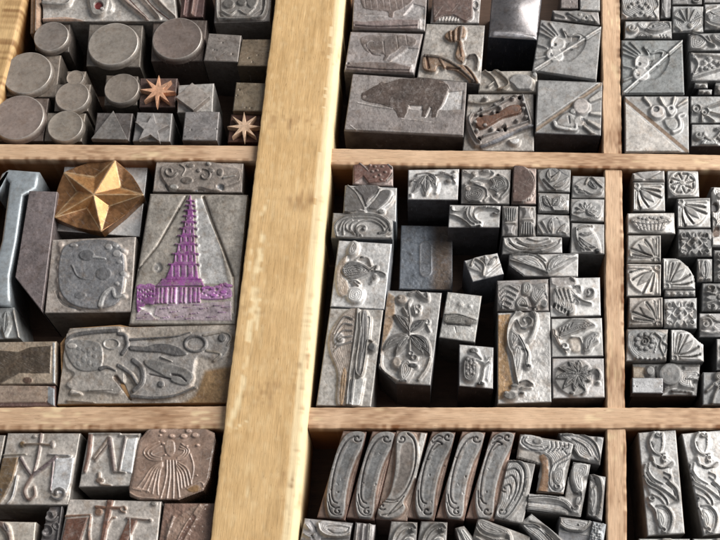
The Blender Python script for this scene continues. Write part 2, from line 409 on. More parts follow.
# ------------------------------------------------------------------ the type case
def Q(ox, oy, s, pts): return [(ox+x/s, oy+y/s) for x, y in pts]
tc_ = thing('type_case', 'open wooden type case with a thick golden divider and thin pinkish partition laths', 'type case', (0, 0, 0))
def ext(a, b, t0, t1):
    a, b = np.asarray(a, float), np.asarray(b, float); return a+(b-a)*t0, a+(b-a)*t1
def lath(name, far, near, z, mat, chF=(.05, .05), chN=(.05, .05), wob=.01, worn=None, grime_and_tone=None, seed=1, zfloor=0.0, dl=.035, dent=.02):
    """straight wooden strip standing on the case bottom; far / near = its two top edges as seen in the photograph; chF, chN = (width, drop) of the edge chamfers"""
    f0, f1 = [up(p[0], p[1], z)[:2] for p in far]; n0, n1 = [up(p[0], p[1], z)[:2] for p in near]
    c = (f0+f1+n0+n1)/4; ax = (f1-f0+n1-n0); ln = np.linalg.norm(ax)/2; ax /= np.linalg.norm(ax); sd = np.array([-ax[1], ax[0]])
    if ((f0-n0)@sd) < 0: sgn = -1
    else: sgn = 1
    wF = abs(((f0+f1)/2-c)@sd); wN = abs(((n0+n1)/2-c)@sd)
    nl = int(2*max(ln/2, 1)/dl); s = np.linspace(0, 1, nl+1)
    # cross-section offsets t (far +) and heights
    prof = [(wF+chF[0], zfloor), (wF+chF[0], z-chF[1]-.3), (wF+chF[0], z-chF[1]-.04)]
    for a in np.linspace(0, 1, 5): prof.append((wF+chF[0]*(1-a), z-chF[1]*(1-a)**1.6))
    for a in np.linspace(0, 1, 26)[1:-1]: prof.append((wF-(wF+wN)*a, z))
    for a in np.linspace(0, 1, 5): prof.append((-wN-chN[0]*a, z-chN[1]*a**1.6))
    prof += [(-wN-chN[0], z-chN[1]-.04), (-wN-chN[0], z-chN[1]-.3), (-wN-chN[0], zfloor)]
    t = np.array([p[0] for p in prof]); zz = np.array([p[1] for p in prof])
    S, Tt = np.meshgrid(s, t, indexing='ij'); _, Z = np.meshgrid(s, zz, indexing='ij'); Z = Z.copy(); Tt = Tt.copy()
    # edges follow the (possibly tapering) px edges
    halfF = np.interp(s, [0, 1], [abs((f0-c-ax*((f0-c)@ax))@sd), abs((f1-c-ax*((f1-c)@ax))@sd)])
    halfN = np.interp(s, [0, 1], [abs((n0-c-ax*((n0-c)@ax))@sd), abs((n1-c-ax*((n1-c)@ax))@sd)])
    Tt += np.where(Tt > 0, (halfF-wF)[:, None], -(halfN-wN)[:, None])
    ln0 = .5*((f0-c)@ax+(n0-c)@ax); ln1 = .5*((f1-c)@ax+(n1-c)@ax)
    Xl = ln0+(ln1-ln0)*S
    near_top = (Z > z-.35)
    edge = np.abs(Tt) > min(wF, wN)*.8
    Tt += np.where(edge, (smooth_noise(Xl, Tt*0+np.sign(Tt)*7, seed, .8)-.5)*wob*2+(smooth_noise(Xl, Tt*0+np.sign(Tt)*7, seed+5, .16)-.5)*wob*1.2, 0)*near_top
    Z += np.where(near_top, (smooth_noise(Xl, Tt, seed+9, .9)-.5)*dent+(smooth_noise(Xl*.4, Tt, seed+11, .09)-.5)*dent*.35, 0)
    xy = c+Xl[..., None]*ax+Tt[..., None]*sd*sgn
    px = pj(np.concatenate([xy, Z[..., None]], -1))
    wv = np.zeros(S.shape); gv = np.zeros(S.shape)
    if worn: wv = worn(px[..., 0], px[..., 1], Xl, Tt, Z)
    if grime_and_tone: gv = grime_and_tone(px[..., 0], px[..., 1], Xl, Tt, Z)
    Z = Z-.012*wv
    V = np.stack([Xl, Tt*sgn, Z], -1).reshape(-1, 3)
    n2 = len(t); idx = np.arange((nl+1)*n2).reshape(nl+1, n2)
    F = np.stack([idx[:-1, :-1], idx[:-1, 1:], idx[1:, 1:], idx[1:, :-1]], -1).reshape(-1, 4)
    if sgn < 0: F = F[:, ::-1]
    o = fast_mesh(name, V, F[:, ::-1], mat, tc_, worn=wv, grime_and_tone=gv)
    o.matrix_local = Matrix([[ax[0], sd[0], 0, c[0]], [ax[1], sd[1], 0, c[1]], [0, 0, 1, 0], [0, 0, 0, 1]])
    return o
def box(name, p0, p1, mat, parent):
    (x0, y0, z0), (x1, y1, z1) = p0, p1
    v = [(x, y, z) for z in (z0, z1) for x, y in ((x0, y0), (x1, y0), (x1, y1), (x0, y1))]
    f = [(3, 2, 1, 0), (4, 5, 6, 7), (0, 1, 5, 4), (1, 2, 6, 5), (2, 3, 7, 6), (3, 0, 4, 7)]
    return mesh_obj(name, v, f, mat, parent)
box('case_bottom', (-17, -13, -.5), (17, 17, -.004), 'floor', tc_)
def beam_worn_and_lit(px, py, Xl, Tt, Z):
    g = np.zeros(px.shape)
    gou = [L([(263, 232), (259, 262), (254, 300)], 5, 9, 1, fl=3), L([(254, 300), (248, 340), (243, 385)], 9, 4, 1, fl=3), L([(243, 385), (235, 412), (229, 428)], 4, 8, 1, fl=3),
           L([(236, 428), (248, 420)], 3, 1, 1, fl=2), L([(262, 285), (256, 330)], 3, 2, 1, fl=2), L([(297, 60), (291, 110)], 2, 1, .5, fl=2), L([(270, 300), (262, 372)], 1, .6, .7, fl=1),
           L([(286, 352), (280, 392)], 1, .6, .7, fl=1), L([(300, 170), (294, 215)], 1.5, .6, .5, fl=1.5), L([(262, 215), (268, 200)], 3, 1, .8, fl=2), L([(268, 405), (262, 455)], 1.2, .6, .6, fl=1),
           L([(250, 455), (246, 520)], 2, 1, .5, fl=2), L([(252, 250), (250, 275)], 3, 2, .9, fl=2), L([(275, 96), (272, 130)], 1, .6, .5, fl=1), L([(281, 480), (277, 530)], 1.5, .7, .5, fl=1.2)]
    for f in gou: g = np.maximum(g, f['h']*np.clip(.3-feat_sd(f, px, py)/f['fl'], 0, 1))
    n = smooth_noise(Xl*.5, Tt, 71, .1)*.6+smooth_noise(Xl, Tt, 72, .33)*.6
    g = np.clip(g*np.clip(n*2.6-.6, 0, 1)*np.clip(smooth_noise(Xl*.12, Tt, 77, .028)*2.6-.7, 0, 1)*1.4, 0, .75)+.35*np.clip(smooth_noise(Xl*.2, Tt, 75, .045)*1.6-.95, 0, 1)
    lit_chamfer = (Tt < -.96)*(Z > 2.0)*(.72+.15*n)  # chamfer painted pale, as an edge catching the window light
    return np.clip(np.maximum(g, lit_chamfer), 0, 1)
def beam_grime_and_tone(px, py, Xl, Tt, Z):
    n = smooth_noise(Xl*.35, Tt, 81, .12); m = smooth_noise(Xl, Tt, 82, 1.4); s = smooth_noise(Xl*.3, Tt, 83, .05)
    e = np.clip((px-(337-py*.0907))/6+1, 0, 1)*np.clip((n-.35)*2, 0, 1)          # scuffed dark along the right arris
    e = e*np.clip((py-150)/200, .15, .7)*np.clip(smooth_noise(Xl, Tt*0, 89, .07)*1.8-.5, 0, 1); k = np.clip(1-np.hypot((px-304)/26, (py-200)/14), 0, 1)
    return np.clip(np.clip((n*m-.5)*1.6, 0, .35)+np.clip(s*m-.52, 0, .3)*1.2+.75*e*(px < 342-py*.0907)+k*np.clip(n*2-.7, 0, 1)+np.where(Z < 1.9, .85, 0), 0, 1)  # blotches and scuffs, plus walls darker below the top edge
bl = ext((276, 0), (211, 540), -.22, 1.2); br = ext((339, 0), (290, 540), -.22, 1.2)
lath('thick_divider', bl, br, 2.52, 'wood', (.03, .05), (.20, .20), .012, beam_worn_and_lit, beam_grime_and_tone, 11, dent=.025)
def lg(k):
    def g(px, py, Xl, Tt, Z):
        n = smooth_noise(Xl*.25, Tt, k, .06); m = smooth_noise(Xl, Tt, k+1, 1.3); e = smooth_noise(Xl, Tt*0, k+3, .13)
        side = np.where(Z < 2.05, .9, 0)  # side walls darker below the top edge
        lip = np.clip((-Tt-.16)*14, 0, 1)*np.clip(e*1.8-.5, 0, 1)                                   # near edge darker, in broken stretches
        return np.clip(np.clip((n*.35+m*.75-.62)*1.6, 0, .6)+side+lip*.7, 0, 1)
    return g
def lw(k):
    def g(px, py, Xl, Tt, Z): return np.clip((smooth_noise(Xl*.3, Tt, k, .1)*smooth_noise(Xl, Tt, k+2, 1.1)-.5)*2, 0, .5)
    return g
ZB = 2.26
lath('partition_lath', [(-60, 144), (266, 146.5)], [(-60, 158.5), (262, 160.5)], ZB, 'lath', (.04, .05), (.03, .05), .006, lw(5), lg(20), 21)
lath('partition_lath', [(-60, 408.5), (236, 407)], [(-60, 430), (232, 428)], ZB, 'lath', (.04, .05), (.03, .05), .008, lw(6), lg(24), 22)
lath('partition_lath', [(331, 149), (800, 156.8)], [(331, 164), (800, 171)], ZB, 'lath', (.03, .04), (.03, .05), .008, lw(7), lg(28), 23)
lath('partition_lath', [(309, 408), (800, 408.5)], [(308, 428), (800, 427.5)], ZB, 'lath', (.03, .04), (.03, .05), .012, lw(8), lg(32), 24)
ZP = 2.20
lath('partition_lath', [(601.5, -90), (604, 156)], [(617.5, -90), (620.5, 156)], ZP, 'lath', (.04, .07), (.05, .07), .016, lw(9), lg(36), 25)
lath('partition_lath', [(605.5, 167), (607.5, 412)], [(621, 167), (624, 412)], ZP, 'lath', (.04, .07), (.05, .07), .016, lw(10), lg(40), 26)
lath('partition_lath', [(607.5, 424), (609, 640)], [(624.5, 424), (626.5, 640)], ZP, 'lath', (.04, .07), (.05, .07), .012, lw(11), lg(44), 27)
lath('side_rail', ext((-22, 0), (-55, 120), -.8, 5), ext((22, 0), (-8, 120), -.8, 5), 2.45, 'wood', (.05, .08), (.10, .14), .012, None, lg(48), 28)
# ------------------------------------------------------------------ light: one big window up to the right, and a dim room
w = bpy.data.worlds.new('World'); sc.world = w; w.use_nodes = True
w.node_tree.nodes['Background'].inputs[0].default_value = (.90, .94, 1.0, 1); w.node_tree.nodes['Background'].inputs[1].default_value = .21
def lamp(name, d, dist, size, power, col):
    l = bpy.data.lights.new(name, 'AREA'); l.shape = 'RECTANGLE'; l.size, l.size_y = size; l.energy = power; l.color = col
    o = bpy.data.objects.new(name, l); C.objects.link(o)
    d = Vector(d).normalized(); o.location = d*dist+Vector((0, 0, TH)); o.rotation_euler = d.to_track_quat('Z', 'Y').to_euler()
    return o
lamp('window_light', (.90, .36, .66), 130, (105, 105), 400000, (1.0, .97, .93))
vs = sc.view_settings; vs.view_transform = 'Standard'; vs.look = 'None'; vs.exposure = 0; vs.gamma = 1
sc.cycles.use_denoising = True
sc.cycles.max_bounces = 6
# ------------------------------------------------------------------ motifs in unit-square coordinates (u to the right, v towards the viewer)
def star(cx, cy, R, r, n, a0, h=1.0, col=None, fl=.8, sq=.88):
    pts = []
    for i in range(2*n):
        a = a0+i*math.pi/n; k = R if i % 2 == 0 else r
        pts.append((cx+k*math.cos(a), cy-k*sq*math.sin(a)))
    return P(pts, h, col, fl)
def turn(feats, rot):
    """turn a unit-square motif by rot quarter turns"""
    o = []
    for f in flat(feats):
        f = dict(f); p = f['p']
        for _ in range(rot % 4): p = [(1-y, x) for x, y in p]
        f['p'] = p; o.append(f)
    return o
def shell(rot, col=None, rim=None):
    """fan of five lobes out of one corner; unturned the corner is at the lower left"""
    f = [L([(.03, .03), (.03, .97), (.97, .97)], .045, None, .9, col, .8, False), L([(.11, .10), (.12, .70)], .05, .03, .85, col), L([(.30, .89), (.93, .90)], .05, .03, .85, col),
         E(.11, .89, .085, .085, 1, col, .7, 0, .05), E(.11, .89, .02, .02, 1, col)]
    f.append(P([(.20, .80), (.17, .40), (.24, .10), (.42, .05), (.55, .10), (.80, .28), (.92, .48), (.95, .72), (.84, .84), (.55, .84)], .72, col, 1.2, True))
    for a, b in (((.20, .74), (.30, .16)), ((.24, .74), (.52, .13)), ((.30, .78), (.84, .52)), ((.28, .83), (.90, .76))):
        m = ((a[0]+b[0])/2+.03*(b[1]-a[1]), (a[1]+b[1])/2+.05)
        f.append(L([a, m, b], .05, .075, -.62, rim, .9)); f.append(L([(a[0]-.03, a[1]), (m[0]-.05, m[1]-.02), (b[0]-.06, b[1])], .03, .04, 1.0, col, .7))
    f.append(leaf(.24, .78, .72, .30, .24, 0, 1.05, col, 1.4, False))
    return turn(f, rot)
def owlcorner(flip, hi, lo):
    """corner ornament: a plain triangle, a raised diagonal rule, two round flowers and a fan of rays in the other half (unturned: plain half lower right, rays upper left)"""
    f = [L([(.0, .985), (1.0, .01)], .045, None, 1.15, hi, 1.0, False), P([(.05, 1.0), (1.0, .07), (1.0, 1.0)], .78, None, .9),
         E(.33, .39, .135, .135, 1.0, (.46, .45, .44), 2.6), E(.31, .62, .15, .14, 1.05, (.48, .47, .46), 2.6), E(.29, .42, .028, .032, -.45, lo, .8), E(.26, .63, .03, .032, -.45, lo, .8),
         L([(.02, .22), (.25, .32)], .05, .02, .7), L([(.06, .06), (.28, .24)], .05, .02, .7), L([(.01, .45), (.18, .50)], .05, .02, .7), L([(.03, .72), (.18, .66)], .06, .03, .7),
         L([(.42, .16), (.49, .22), (.60, .19), (.68, .20), (.66, .28)], .03, .05, .95), leaf(.46, .46, .66, .26, .14, .1, .7, None, 1.2, True), L([(.02, .12), (.26, .28)], .04, .02, .6), L([(.16, .03), (.32, .22)], .04, .02, .6), L([(.38, .12), (.44, .24)], .05, .02, .8)]
    o = []
    for g in flat(f):
        g = dict(g); p = g['p']
        if flip == 'rot': p = [(1-x, 1-y) for x, y in p]
        if flip == 'mir': p = [(1-x, y) for x, y in p]
        if flip == 'right': p = [(1-x, y) for x, y in p]
        g['p'] = p; o.append(g)
    return o
def scrollfill(seed, n=5, col=None, w=.055):
    """little acanthus scrolls that fill the square"""
    r = np.random.default_rng(seed); f = []
    for i in range(n):
        cx, cy = .2+.6*((i*.618+.13) % 1), .16+.68*(i+.5)/n
        s = 1 if i % 2 else -1; R = .13+.05*r.random(); a = r.random()*6.28
        f.append(SP(cx, cy, .035, R, a, a+s*5.2, w*.8, w, 1, col, .8, 1))
        f.append(L([(cx+R*math.cos(a+s*5.2), cy-R*math.sin(a+s*5.2)), (.5, .5+.2*(r.random()-.5)), (1-cx, 1-cy)], w, w*.4, .9, col))
        f.append(leaf(cx, cy, min(.95, max(.05, cx+.3*(r.random()-.5))), min(.95, max(.05, cy+.3*(r.random()-.5))), .11, .1, .95, col, 1.0))
    return f
def lump(seed, n=16, x0=.1, x1=.9, y0=.1, y1=.9, r0=.04, r1=.1, h=1.0, col=None):
    r = np.random.default_rng(seed)
    return [E(x0+(x1-x0)*r.random(), y0+(y1-y0)*r.random(), r0+(r1-r0)*r.random(), (r0+(r1-r0)*r.random()), h*(.7+.4*r.random()), col, 1.6) for _ in range(n)]
def palmette(n, cx, cy, a0, a1, R, w, h=1.0, col=None, bend=.08):
    o = []
    for i in range(n):
        a = a0+(a1-a0)*i/(n-1); k = R*(1-.12*abs(i-(n-1)/2)/(n/2))
        o.append(leaf(cx+.06*math.cos(a), cy-.06*math.sin(a), cx+k*math.cos(a), cy-k*math.sin(a), w, bend*(i-(n-1)/2), h, col, 1.0))
    return o
# ================================================================== compartment of rounds, stars and squares (upper left)
WB = (.31, .272, .236); TP = (.36, .305, .258)
def round_sort(label, q, cx, cy, rx, ry, col, z=TH, h=.26):
    r = sort('round_sort', label, q, [], tuple(np.array(col)*.62), z=z-.0, rel=h, group='round faced sorts', cat_='round type sort', rough=.06)
    org = np.array(r.location)
    # the disc: a short turned drum with a rolled rim, its own part
    c = up(cx, cy, z); n = 64; P0 = []
    ex = np.linalg.norm(up(cx+rx, cy, z)-c); ey = np.linalg.norm(up(cx, cy-ry, z)-c)
    R = .5*(ex+ey) if abs(ex-ey) < .15*ex else None
    ex, ey = (R, R) if R else (ex, ey)
    prof = [(1.05, -h-.02), (1.03, -h*.6), (1.0, -.07), (.985, -.02), (.962, -.004), (.945, -.010), (.6, -.006), (.3, -.004), (0.001, -.004)]
    v = []; f = []
    for k, (s, dz) in enumerate(prof):
        for i in range(n):
            a = i*math.tau/n; v.append((c[0]-org[0]+ex*s*math.cos(a), c[1]-org[1]+ey*s*math.sin(a), z+dz))
    for k in range(len(prof)-1):
        for i in range(n): f.append((k*n+i, k*n+(i+1) % n, (k+1)*n+(i+1) % n, (k+1)*n+i))
    o = mesh_obj('disc', v, f, 'satin', r, True, pigment=np.repeat(np.array([np.array(col)*(.7 if k < 2 else 1) if k not in (2, 3, 4) else np.array(col)*.35+np.array([.52, .48, .44])*.65 for k in range(len(prof))]), n, 0))  # rim highlight painted as paler rings
    return r
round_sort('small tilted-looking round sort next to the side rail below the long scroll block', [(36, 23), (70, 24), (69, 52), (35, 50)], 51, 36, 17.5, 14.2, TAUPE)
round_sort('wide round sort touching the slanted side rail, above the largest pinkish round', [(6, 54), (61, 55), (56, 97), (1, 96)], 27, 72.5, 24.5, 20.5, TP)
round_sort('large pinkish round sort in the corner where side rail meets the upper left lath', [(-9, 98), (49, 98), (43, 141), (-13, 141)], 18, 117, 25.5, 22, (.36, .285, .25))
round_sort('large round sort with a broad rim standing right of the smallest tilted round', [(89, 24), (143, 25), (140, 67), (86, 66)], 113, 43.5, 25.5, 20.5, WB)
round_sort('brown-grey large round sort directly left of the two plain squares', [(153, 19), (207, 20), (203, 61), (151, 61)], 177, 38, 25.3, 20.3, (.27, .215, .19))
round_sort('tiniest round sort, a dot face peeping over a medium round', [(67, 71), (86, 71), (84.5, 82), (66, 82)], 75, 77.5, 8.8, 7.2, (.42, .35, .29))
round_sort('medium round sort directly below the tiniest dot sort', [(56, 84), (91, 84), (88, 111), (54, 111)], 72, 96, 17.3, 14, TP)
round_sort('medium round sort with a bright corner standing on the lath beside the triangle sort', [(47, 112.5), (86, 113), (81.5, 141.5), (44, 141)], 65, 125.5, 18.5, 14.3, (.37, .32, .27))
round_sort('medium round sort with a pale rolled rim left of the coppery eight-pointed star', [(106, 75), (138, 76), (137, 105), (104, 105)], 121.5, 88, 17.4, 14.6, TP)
def shape_sort(name, part, label, q, poly_px, col, top, h=.2, mat='metal', **k):
    """sort whose printing shape is a separate raised plate on the body"""
    r = sort(name, label, q, [], col, rel=h, cat_='ornament sort', rough=.07, **k)
    w_ = up(np.array(poly_px)[:, 0], np.array(poly_px)[:, 1], TH)[:, :2]
    prism(part, w_, TH-h-.03, TH, mat, r, top, np.array(r.location), .016)
    return r
def starpts(cx, cy, R, r, n, a0, sq=.87):
    return [(cx+(R if i % 2 == 0 else r)*math.cos(a0+i*math.pi/n), cy-(R if i % 2 == 0 else r)*sq*math.sin(a0+i*math.pi/n)) for i in range(2*n)]
shape_sort('star_sort', 'star', 'coppery eight-pointed star sort between a medium round and the diamond', [(140, 78), (177.5, 78), (175, 107), (139, 107)], starpts(157.5, 90.5, 18, 6.2, 8, 1.5), (.13, .085, .075), (.62, .35, .22), .22)
shape_sort('diamond_sort', 'diamond', 'sort with a raised diamond above the plain grey square', [(178, 85), (214, 83), (212.5, 112), (177, 112.5)], [(192, 82.5), (209.5, 96), (193, 110), (175.5, 97)], (.36, .34, .32), (.30, .265, .24))
shape_sort('triangle_sort', 'triangle', 'sort with a raised triangle, apex bright, standing on the upper left lath', [(97, 112.5), (133, 113), (129, 141), (93, 141)], [(113.2, 110.5), (127.5, 139.5), (91, 138.5)], (.13, .115, .11), (.27, .25, .235))
shape_sort('star_sort', 'star', 'sort with a flat five-pointed star on a silvery ground, standing on the lath', [(137, 112), (172.5, 113), (170, 141.5), (132.5, 141)], starpts(151, 128, 18, 7.5, 5, 1.45), (.40, .38, .37), (.31, .29, .28), .16)
shape_sort('star_sort', 'star', 'pale eight-pointed star sort tucked against the thick divider', [(231, 114), (261, 115), (259, 142), (227.5, 142)], starpts(244, 126.3, 17, 5.6, 8, 1.57), (.12, .06, .045), (.56, .39, .27), .22)
def plain(label, q, col, **k):
    k.setdefault('rel', .04); k.setdefault('cat_', 'plain sort')
    nk = UV(q, [L([(x, y), (x+.14*math.cos(a), y+.14*math.sin(a))], .018, .008, -.5, None, .7) for x, y, a in [(random.random(), random.random(), random.random()*6.28) for _ in range(5)]]+[E(random.random(), random.random(), .03, .03, -.9, (.12, .11, .1), .9) for _ in range(4)])
    return sort('plain_square_sort', label, q, nk, col, rough=.05, **k)
G2 = 'plain square faced sorts'
plain('light grey plain square sort standing on the lath below the diamond', [(185, 111.5), (219.5, 111.5), (217, 140.5), (182, 140)], (.27, .25, .245), group=G2)
plain('tilted grey plain square sort touching the brown-grey large round', [(208.5, 33), (241.5, 35), (238, 62), (203.5, 60.5)], (.25, .22, .20), group=G2)
plain('brownish plain square sort against the divider below the framed ornament', [(242, 39), (272, 39), (269, 66), (237, 65.5)], (.215, .165, .115), group=G2)
plain('olive-brown plain square sort above the pale eight-pointed star', [(236, 82), (267, 83), (265, 111), (232.5, 110.5)], (.19, .15, .105), group=G2)
LB = [(42, -26), (172, -28), (177, 21), (42.5, 21.5)]
sort('ornament_block', 'long pale block with sharp slanted folds lying across the top of the rounds', LB, T([
    L([(250, 110), (380, 100), (520, 120), (700, 128)], 22, 18, .6, PINK, 6), L([(255, 10), (390, 20), (430, -30)], 30, 10, 1, None, 9), P([(530, -120), (640, -60), (640, 50), (590, 90), (540, 60)], 1, None, 10, True),
    E(590, 30, 26, 24, -.9, (.16, .03, .03), 6), E(612, 52, 14, 12, 1.2, (.75, .72, .70), 5)], 0, 0, 6)+T([
    L([(130, -110), (215, 0), (340, 108)], 34, 14, 1.1, (.55, .42, .36), 10), L([(150, -120), (250, 0), (350, 100)], 10, 6, -.8, (.12, .06, .05), 5), L([(230, -120), (330, 0), (410, 90)], 30, 16, 1.0, (.52, .45, .40), 10),
    L([(300, -110), (350, 0), (470, 100)], 12, 8, -.8, (.12, .06, .05), 5), L([(330, -120), (420, 10), (520, 105)], 26, 14, 1.15, (.5, .42, .37), 9), P([(-20, -100), (60, -80), (130, -10), (120, 60), (0, 50)], .6, None, 14, True)], 90, 0, 6),
    (.46, .43, .40), rel=.16, cat_='ornament block', rough=.12)
sort('narrow_sort', 'narrow tan sort squeezed between the side rail and the long folded block', [(31, -24), (41, -24), (40, 33), (30, 33)], [L([(36, -20), (35, 30)], 3, 3, 1, None, 2)], (.30, .20, .14), rel=.1, cat_='narrow sort')
sort('dark_sort', 'dark reddish worn sort between the long folded block and the framed ornament', [(183, -22), (207, -22), (203, 17), (180, 17)], [L([(196, -18), (191, 14)], 5, 4, 1, (.34, .22, .19), 3), L([(187, -18), (183, 14)], 3, 2, .8, (.2, .12, .11), 2)], (.14, .085, .08), z=2.1, rel=.15, cat_='ornament sort')
sort('framed_ornament_sort', 'grey ornament sort in a rounded raised frame against the top of the divider', [(217, -34), (273, -34), (270, 21), (214, 22.5)], T([
    L([(222, -150), (222, 80), (250, 105), (440, 102), (505, 60), (520, -150)], 12, 12, 1.1, PALE, 4), P([(240, -140), (238, 80), (260, 96), (430, 92), (490, 50), (500, -140)], .55, (.29, .27, .25), 8),
    E(290, 20, 40, 30, 1, None, 12), E(370, 10, 34, 24, 1, None, 12), L([(250, 60), (300, 85), (345, 55), (400, 80), (450, 40)], 16, 8, 1, PALE, 6), E(430, -10, 40, 60, .9, None, 14), L([(260, -60), (330, -30), (420, -70)], 16, 10, 1, None, 7)], 180, 0, 6),
    (.33, .30, .28), rel=.13, cat_='ornament sort')
# ================================================================== compartment of the gold star (middle left)
def gold_star():
    q = [(64, 166), (148, 167), (140, 237), (56, 231)]
    root = sort('gold_star_sort', 'sort with a big golden faceted star, one silvery corner showing below it', q, [], (.80, .79, .78), (.10, .09, .09), z=1.80, rel=.04, mat='satin', cat_='star sort', rough=.12)
    org = np.array(root.location)
    tips = [(115, 159.5), (143.5, 194.5), (101.5, 231.5), (54, 217.5), (63.5, 172)]; inn = [(125, 186.5), (126, 212), (87.5, 208.5), (77, 192), (95, 178)]
    inn = [(121, 188), (109, 206), (87, 208), (77, 192), (95, 177)]
    ctr = (93.5, 194.5); zt, zi, zr = TH-.07, TH-.29, TH-.25
    # between the tips the rim bulges outwards a little
    V = [tuple(up(*ctr, TH+.06))]
    for i in range(5):
        a, b = np.array(tips[i]), np.array(tips[(i+1) % 5]); m = (a+b)/2; out = m-np.array(ctr); out = out/np.linalg.norm(out)
        V += [tuple(up(*a, zt)), tuple(up(*inn[i], zi)), tuple(up(*(m+out*3.5), zr)), tuple(up(*(m*.5+a*.5+out*2.2), zr+.05)), tuple(up(*(m*.5+b*.5+out*2.2), zr+.05))]
    F = []
    for i in range(5):
        o, p_ = 1+5*i, 1+5*((i+1) % 5)
        F += [(0, o+1, o), (0, p_, o+1), (o, o+1, o+3), (o+1, o+2, o+3), (o+1, o+4, o+2), (o+1, p_, o+4)]
    rim = []
    for i in range(5): rim += [1+5*i, 1+5*i+3, 1+5*i+2, 1+5*i+4]
    nb = len(V)
    for k in rim:
        x, y, z = V[k]; V.append((x*.985+org[0]*.015, y*.985+org[1]*.015, 1.78))
    for j in range(len(rim)):
        j2 = (j+1) % len(rim); F.append((rim[j], rim[j2], nb+j2, nb+j))
    V = [(x-org[0], y-org[1], z-org[2]) for x, y, z in V]
    hullv = set()
    bm = bmesh.new(); vs_ = [bm.verts.new(v) for v in V]
    for f in F: bm.faces.new([vs_[i] for i in f])
    bmesh.ops.recalc_face_normals(bm, faces=bm.faces)
    ed = [e for e in bm.edges if all(v.co.z > 1.85 for v in e.verts)]
    rv_ = bmesh.ops.bevel(bm, geom=ed, offset=.028, segments=2, affect='EDGES', profile=.5)
    rubbed = set(v.co.copy().freeze() for f in rv_['faces'] for v in f.verts); bmesh.ops.triangulate(bm, faces=bm.faces)
    bmesh.ops.subdivide_edges(bm, edges=[e for e in bm.edges if e.calc_length() > .09], cuts=6, use_grid_fill=True)
    bm.verts.ensure_lookup_table()
    me = bpy.data.meshes.new('star'); bm.to_mesh(me); bm.free()
    cv = np.array([tuple(v.co) for v in me.vertices])+org; pp = pj(cv)
    sp = np.array([p for k in range(5) for p in (tips[k], inn[k])], float); dd = poly_d(pp[:, 0], pp[:, 1], sp)
    k_ = np.clip(.5-dd/1.6, 0, 1)[:, None]; nz = smooth_noise(pp[:, 0], pp[:, 1], 51, 3.0)[:, None]
    # arms painted lighter, ground between them darker: facet shading put into the colour
    cols_ = np.concatenate([np.array(GOLD)*1.18*k_+np.array([.25, .125, .055])*(.75+.5*nz)*(1-k_), np.ones((len(cv), 1))], 1).astype(np.float32)
    ln = np.minimum.reduce([seg_d(pp[:, 0], pp[:, 1], np.array(s_, float)) for k in range(5) for s_ in ((ctr, tips[k]), (tips[k], inn[k]), (inn[k], tips[(k+1) % 5]))])
    e_ = (np.clip(1.0-ln/.8, 0, 1)*(.35+.8*nz[:, 0])).clip(0, 1)[:, None]; cols_[:, :3] = cols_[:, :3]*(1-e_)+np.array([.84, .62, .38])*e_  # bright ridge glints painted into the colour
    at = me.attributes.new('pigment', 'FLOAT_COLOR', 'POINT'); at.data.foreach_set('color', cols_.ravel())
    me.materials.append(MAT['brass']); o = bpy.data.objects.new('star', me); C.objects.link(o); o.parent = root
gold_star()
sort('ornament_sort', 'worn grey-brown flower tangle sort above the purple pagoda plate', [(156, 161.5), (243.5, 163), (242, 192.5), (152.5, 191.5)], T([
    P([(250, 90), (330, 75), (420, 60), (540, 62), (640, 90), (715, 110), (720, 180), (640, 215), (560, 240), (470, 220), (400, 245), (300, 225), (265, 190), (240, 140)], .7, TAUPE, 9, True),
    SP(300, 125, 8, 42, 0, 6, 12, 12, 1.1, None, 5), SP(505, 150, 8, 45, 2, 8, 12, 10, 1.1, None, 5), E(545, 120, 20, 16, 1.1, None, 8), E(470, 120, 16, 14, 1.1, None, 8), E(420, 90, 30, 16, 1, None, 9), L([(620, 165), (690, 150)], 14, 8, 1.2, PALE, 5),
    E(320, 220, 30, 18, 1.1, (.6, .58, .55), 9), L([(270, 200), (290, 240)], 12, 6, -.6, DINK, 5), E(470, 235, 26, 10, -.7, DINK, 6), E(600, 215, 22, 16, -.5, DINK, 7), L([(360, 85), (390, 110), (370, 150)], 12, 8, 1, None, 6), E(400, 180, 44, 26, .95, None, 12), E(600, 130, 22, 26, 1, None, 9), E(530, 80, 14, 12, 1.2, PALE, 6)], 120, 150, 6),
    (.33, .29, .26), rel=.13, cat_='ornament sort', rough=.14)
PG = [(150, 193.5), (248, 194.5), (236, 325), (128.5, 325)]
def tier(y, xl, xr, hh, lip=1.2): return [P([(xl, y), (xr, y), (xr+lip, y+hh), (xl-lip, y+hh)], 1, PURPLE, .5)]
tiers = []
yy = [196.5, 200.5, 205, 210, 215.5, 221.5, 228, 235.5, 244, 253.5, 264, 279]
for i in range(11):
    def ed(y): return np.interp(y, [197, 210, 220, 235, 247, 262, 277], [189.6, 186.5, 184.5, 179.8, 176.4, 171.6, 164]), np.interp(y, [197, 210, 220, 235, 247, 262, 277], [191.6, 193.4, 194, 195, 195.6, 196.6, 199])
    (al, ar), (bl_, br_) = ed(yy[i]+1), ed(yy[i+1]-2)
    tiers.append(P([(al+.7, yy[i]), (ar-.5, yy[i]), (br_-.7, yy[i+1]-.6), (bl_+1.2, yy[i+1]-.6)], 1, PURPLE, .5))
    cl, cr = ed(yy[i+1]); tiers.append(L([(cl-2.0, yy[i+1]-.1), (cr+1.8, yy[i+1]+.1)], 1.9, 1.9, 1.08, (.24, .05, .25), .5))
    if i > 3:
        k = 2 if i < 7 else 3 if i < 9 else 4
        for j in range(k):
            x = al+(ar-al)*(j+.5)/k
            tiers.append(L([(x, yy[i]+2.4), (x, yy[i+1]-3.2)], .8+.09*i, None, -.5, (.55, .46, .52), .5))
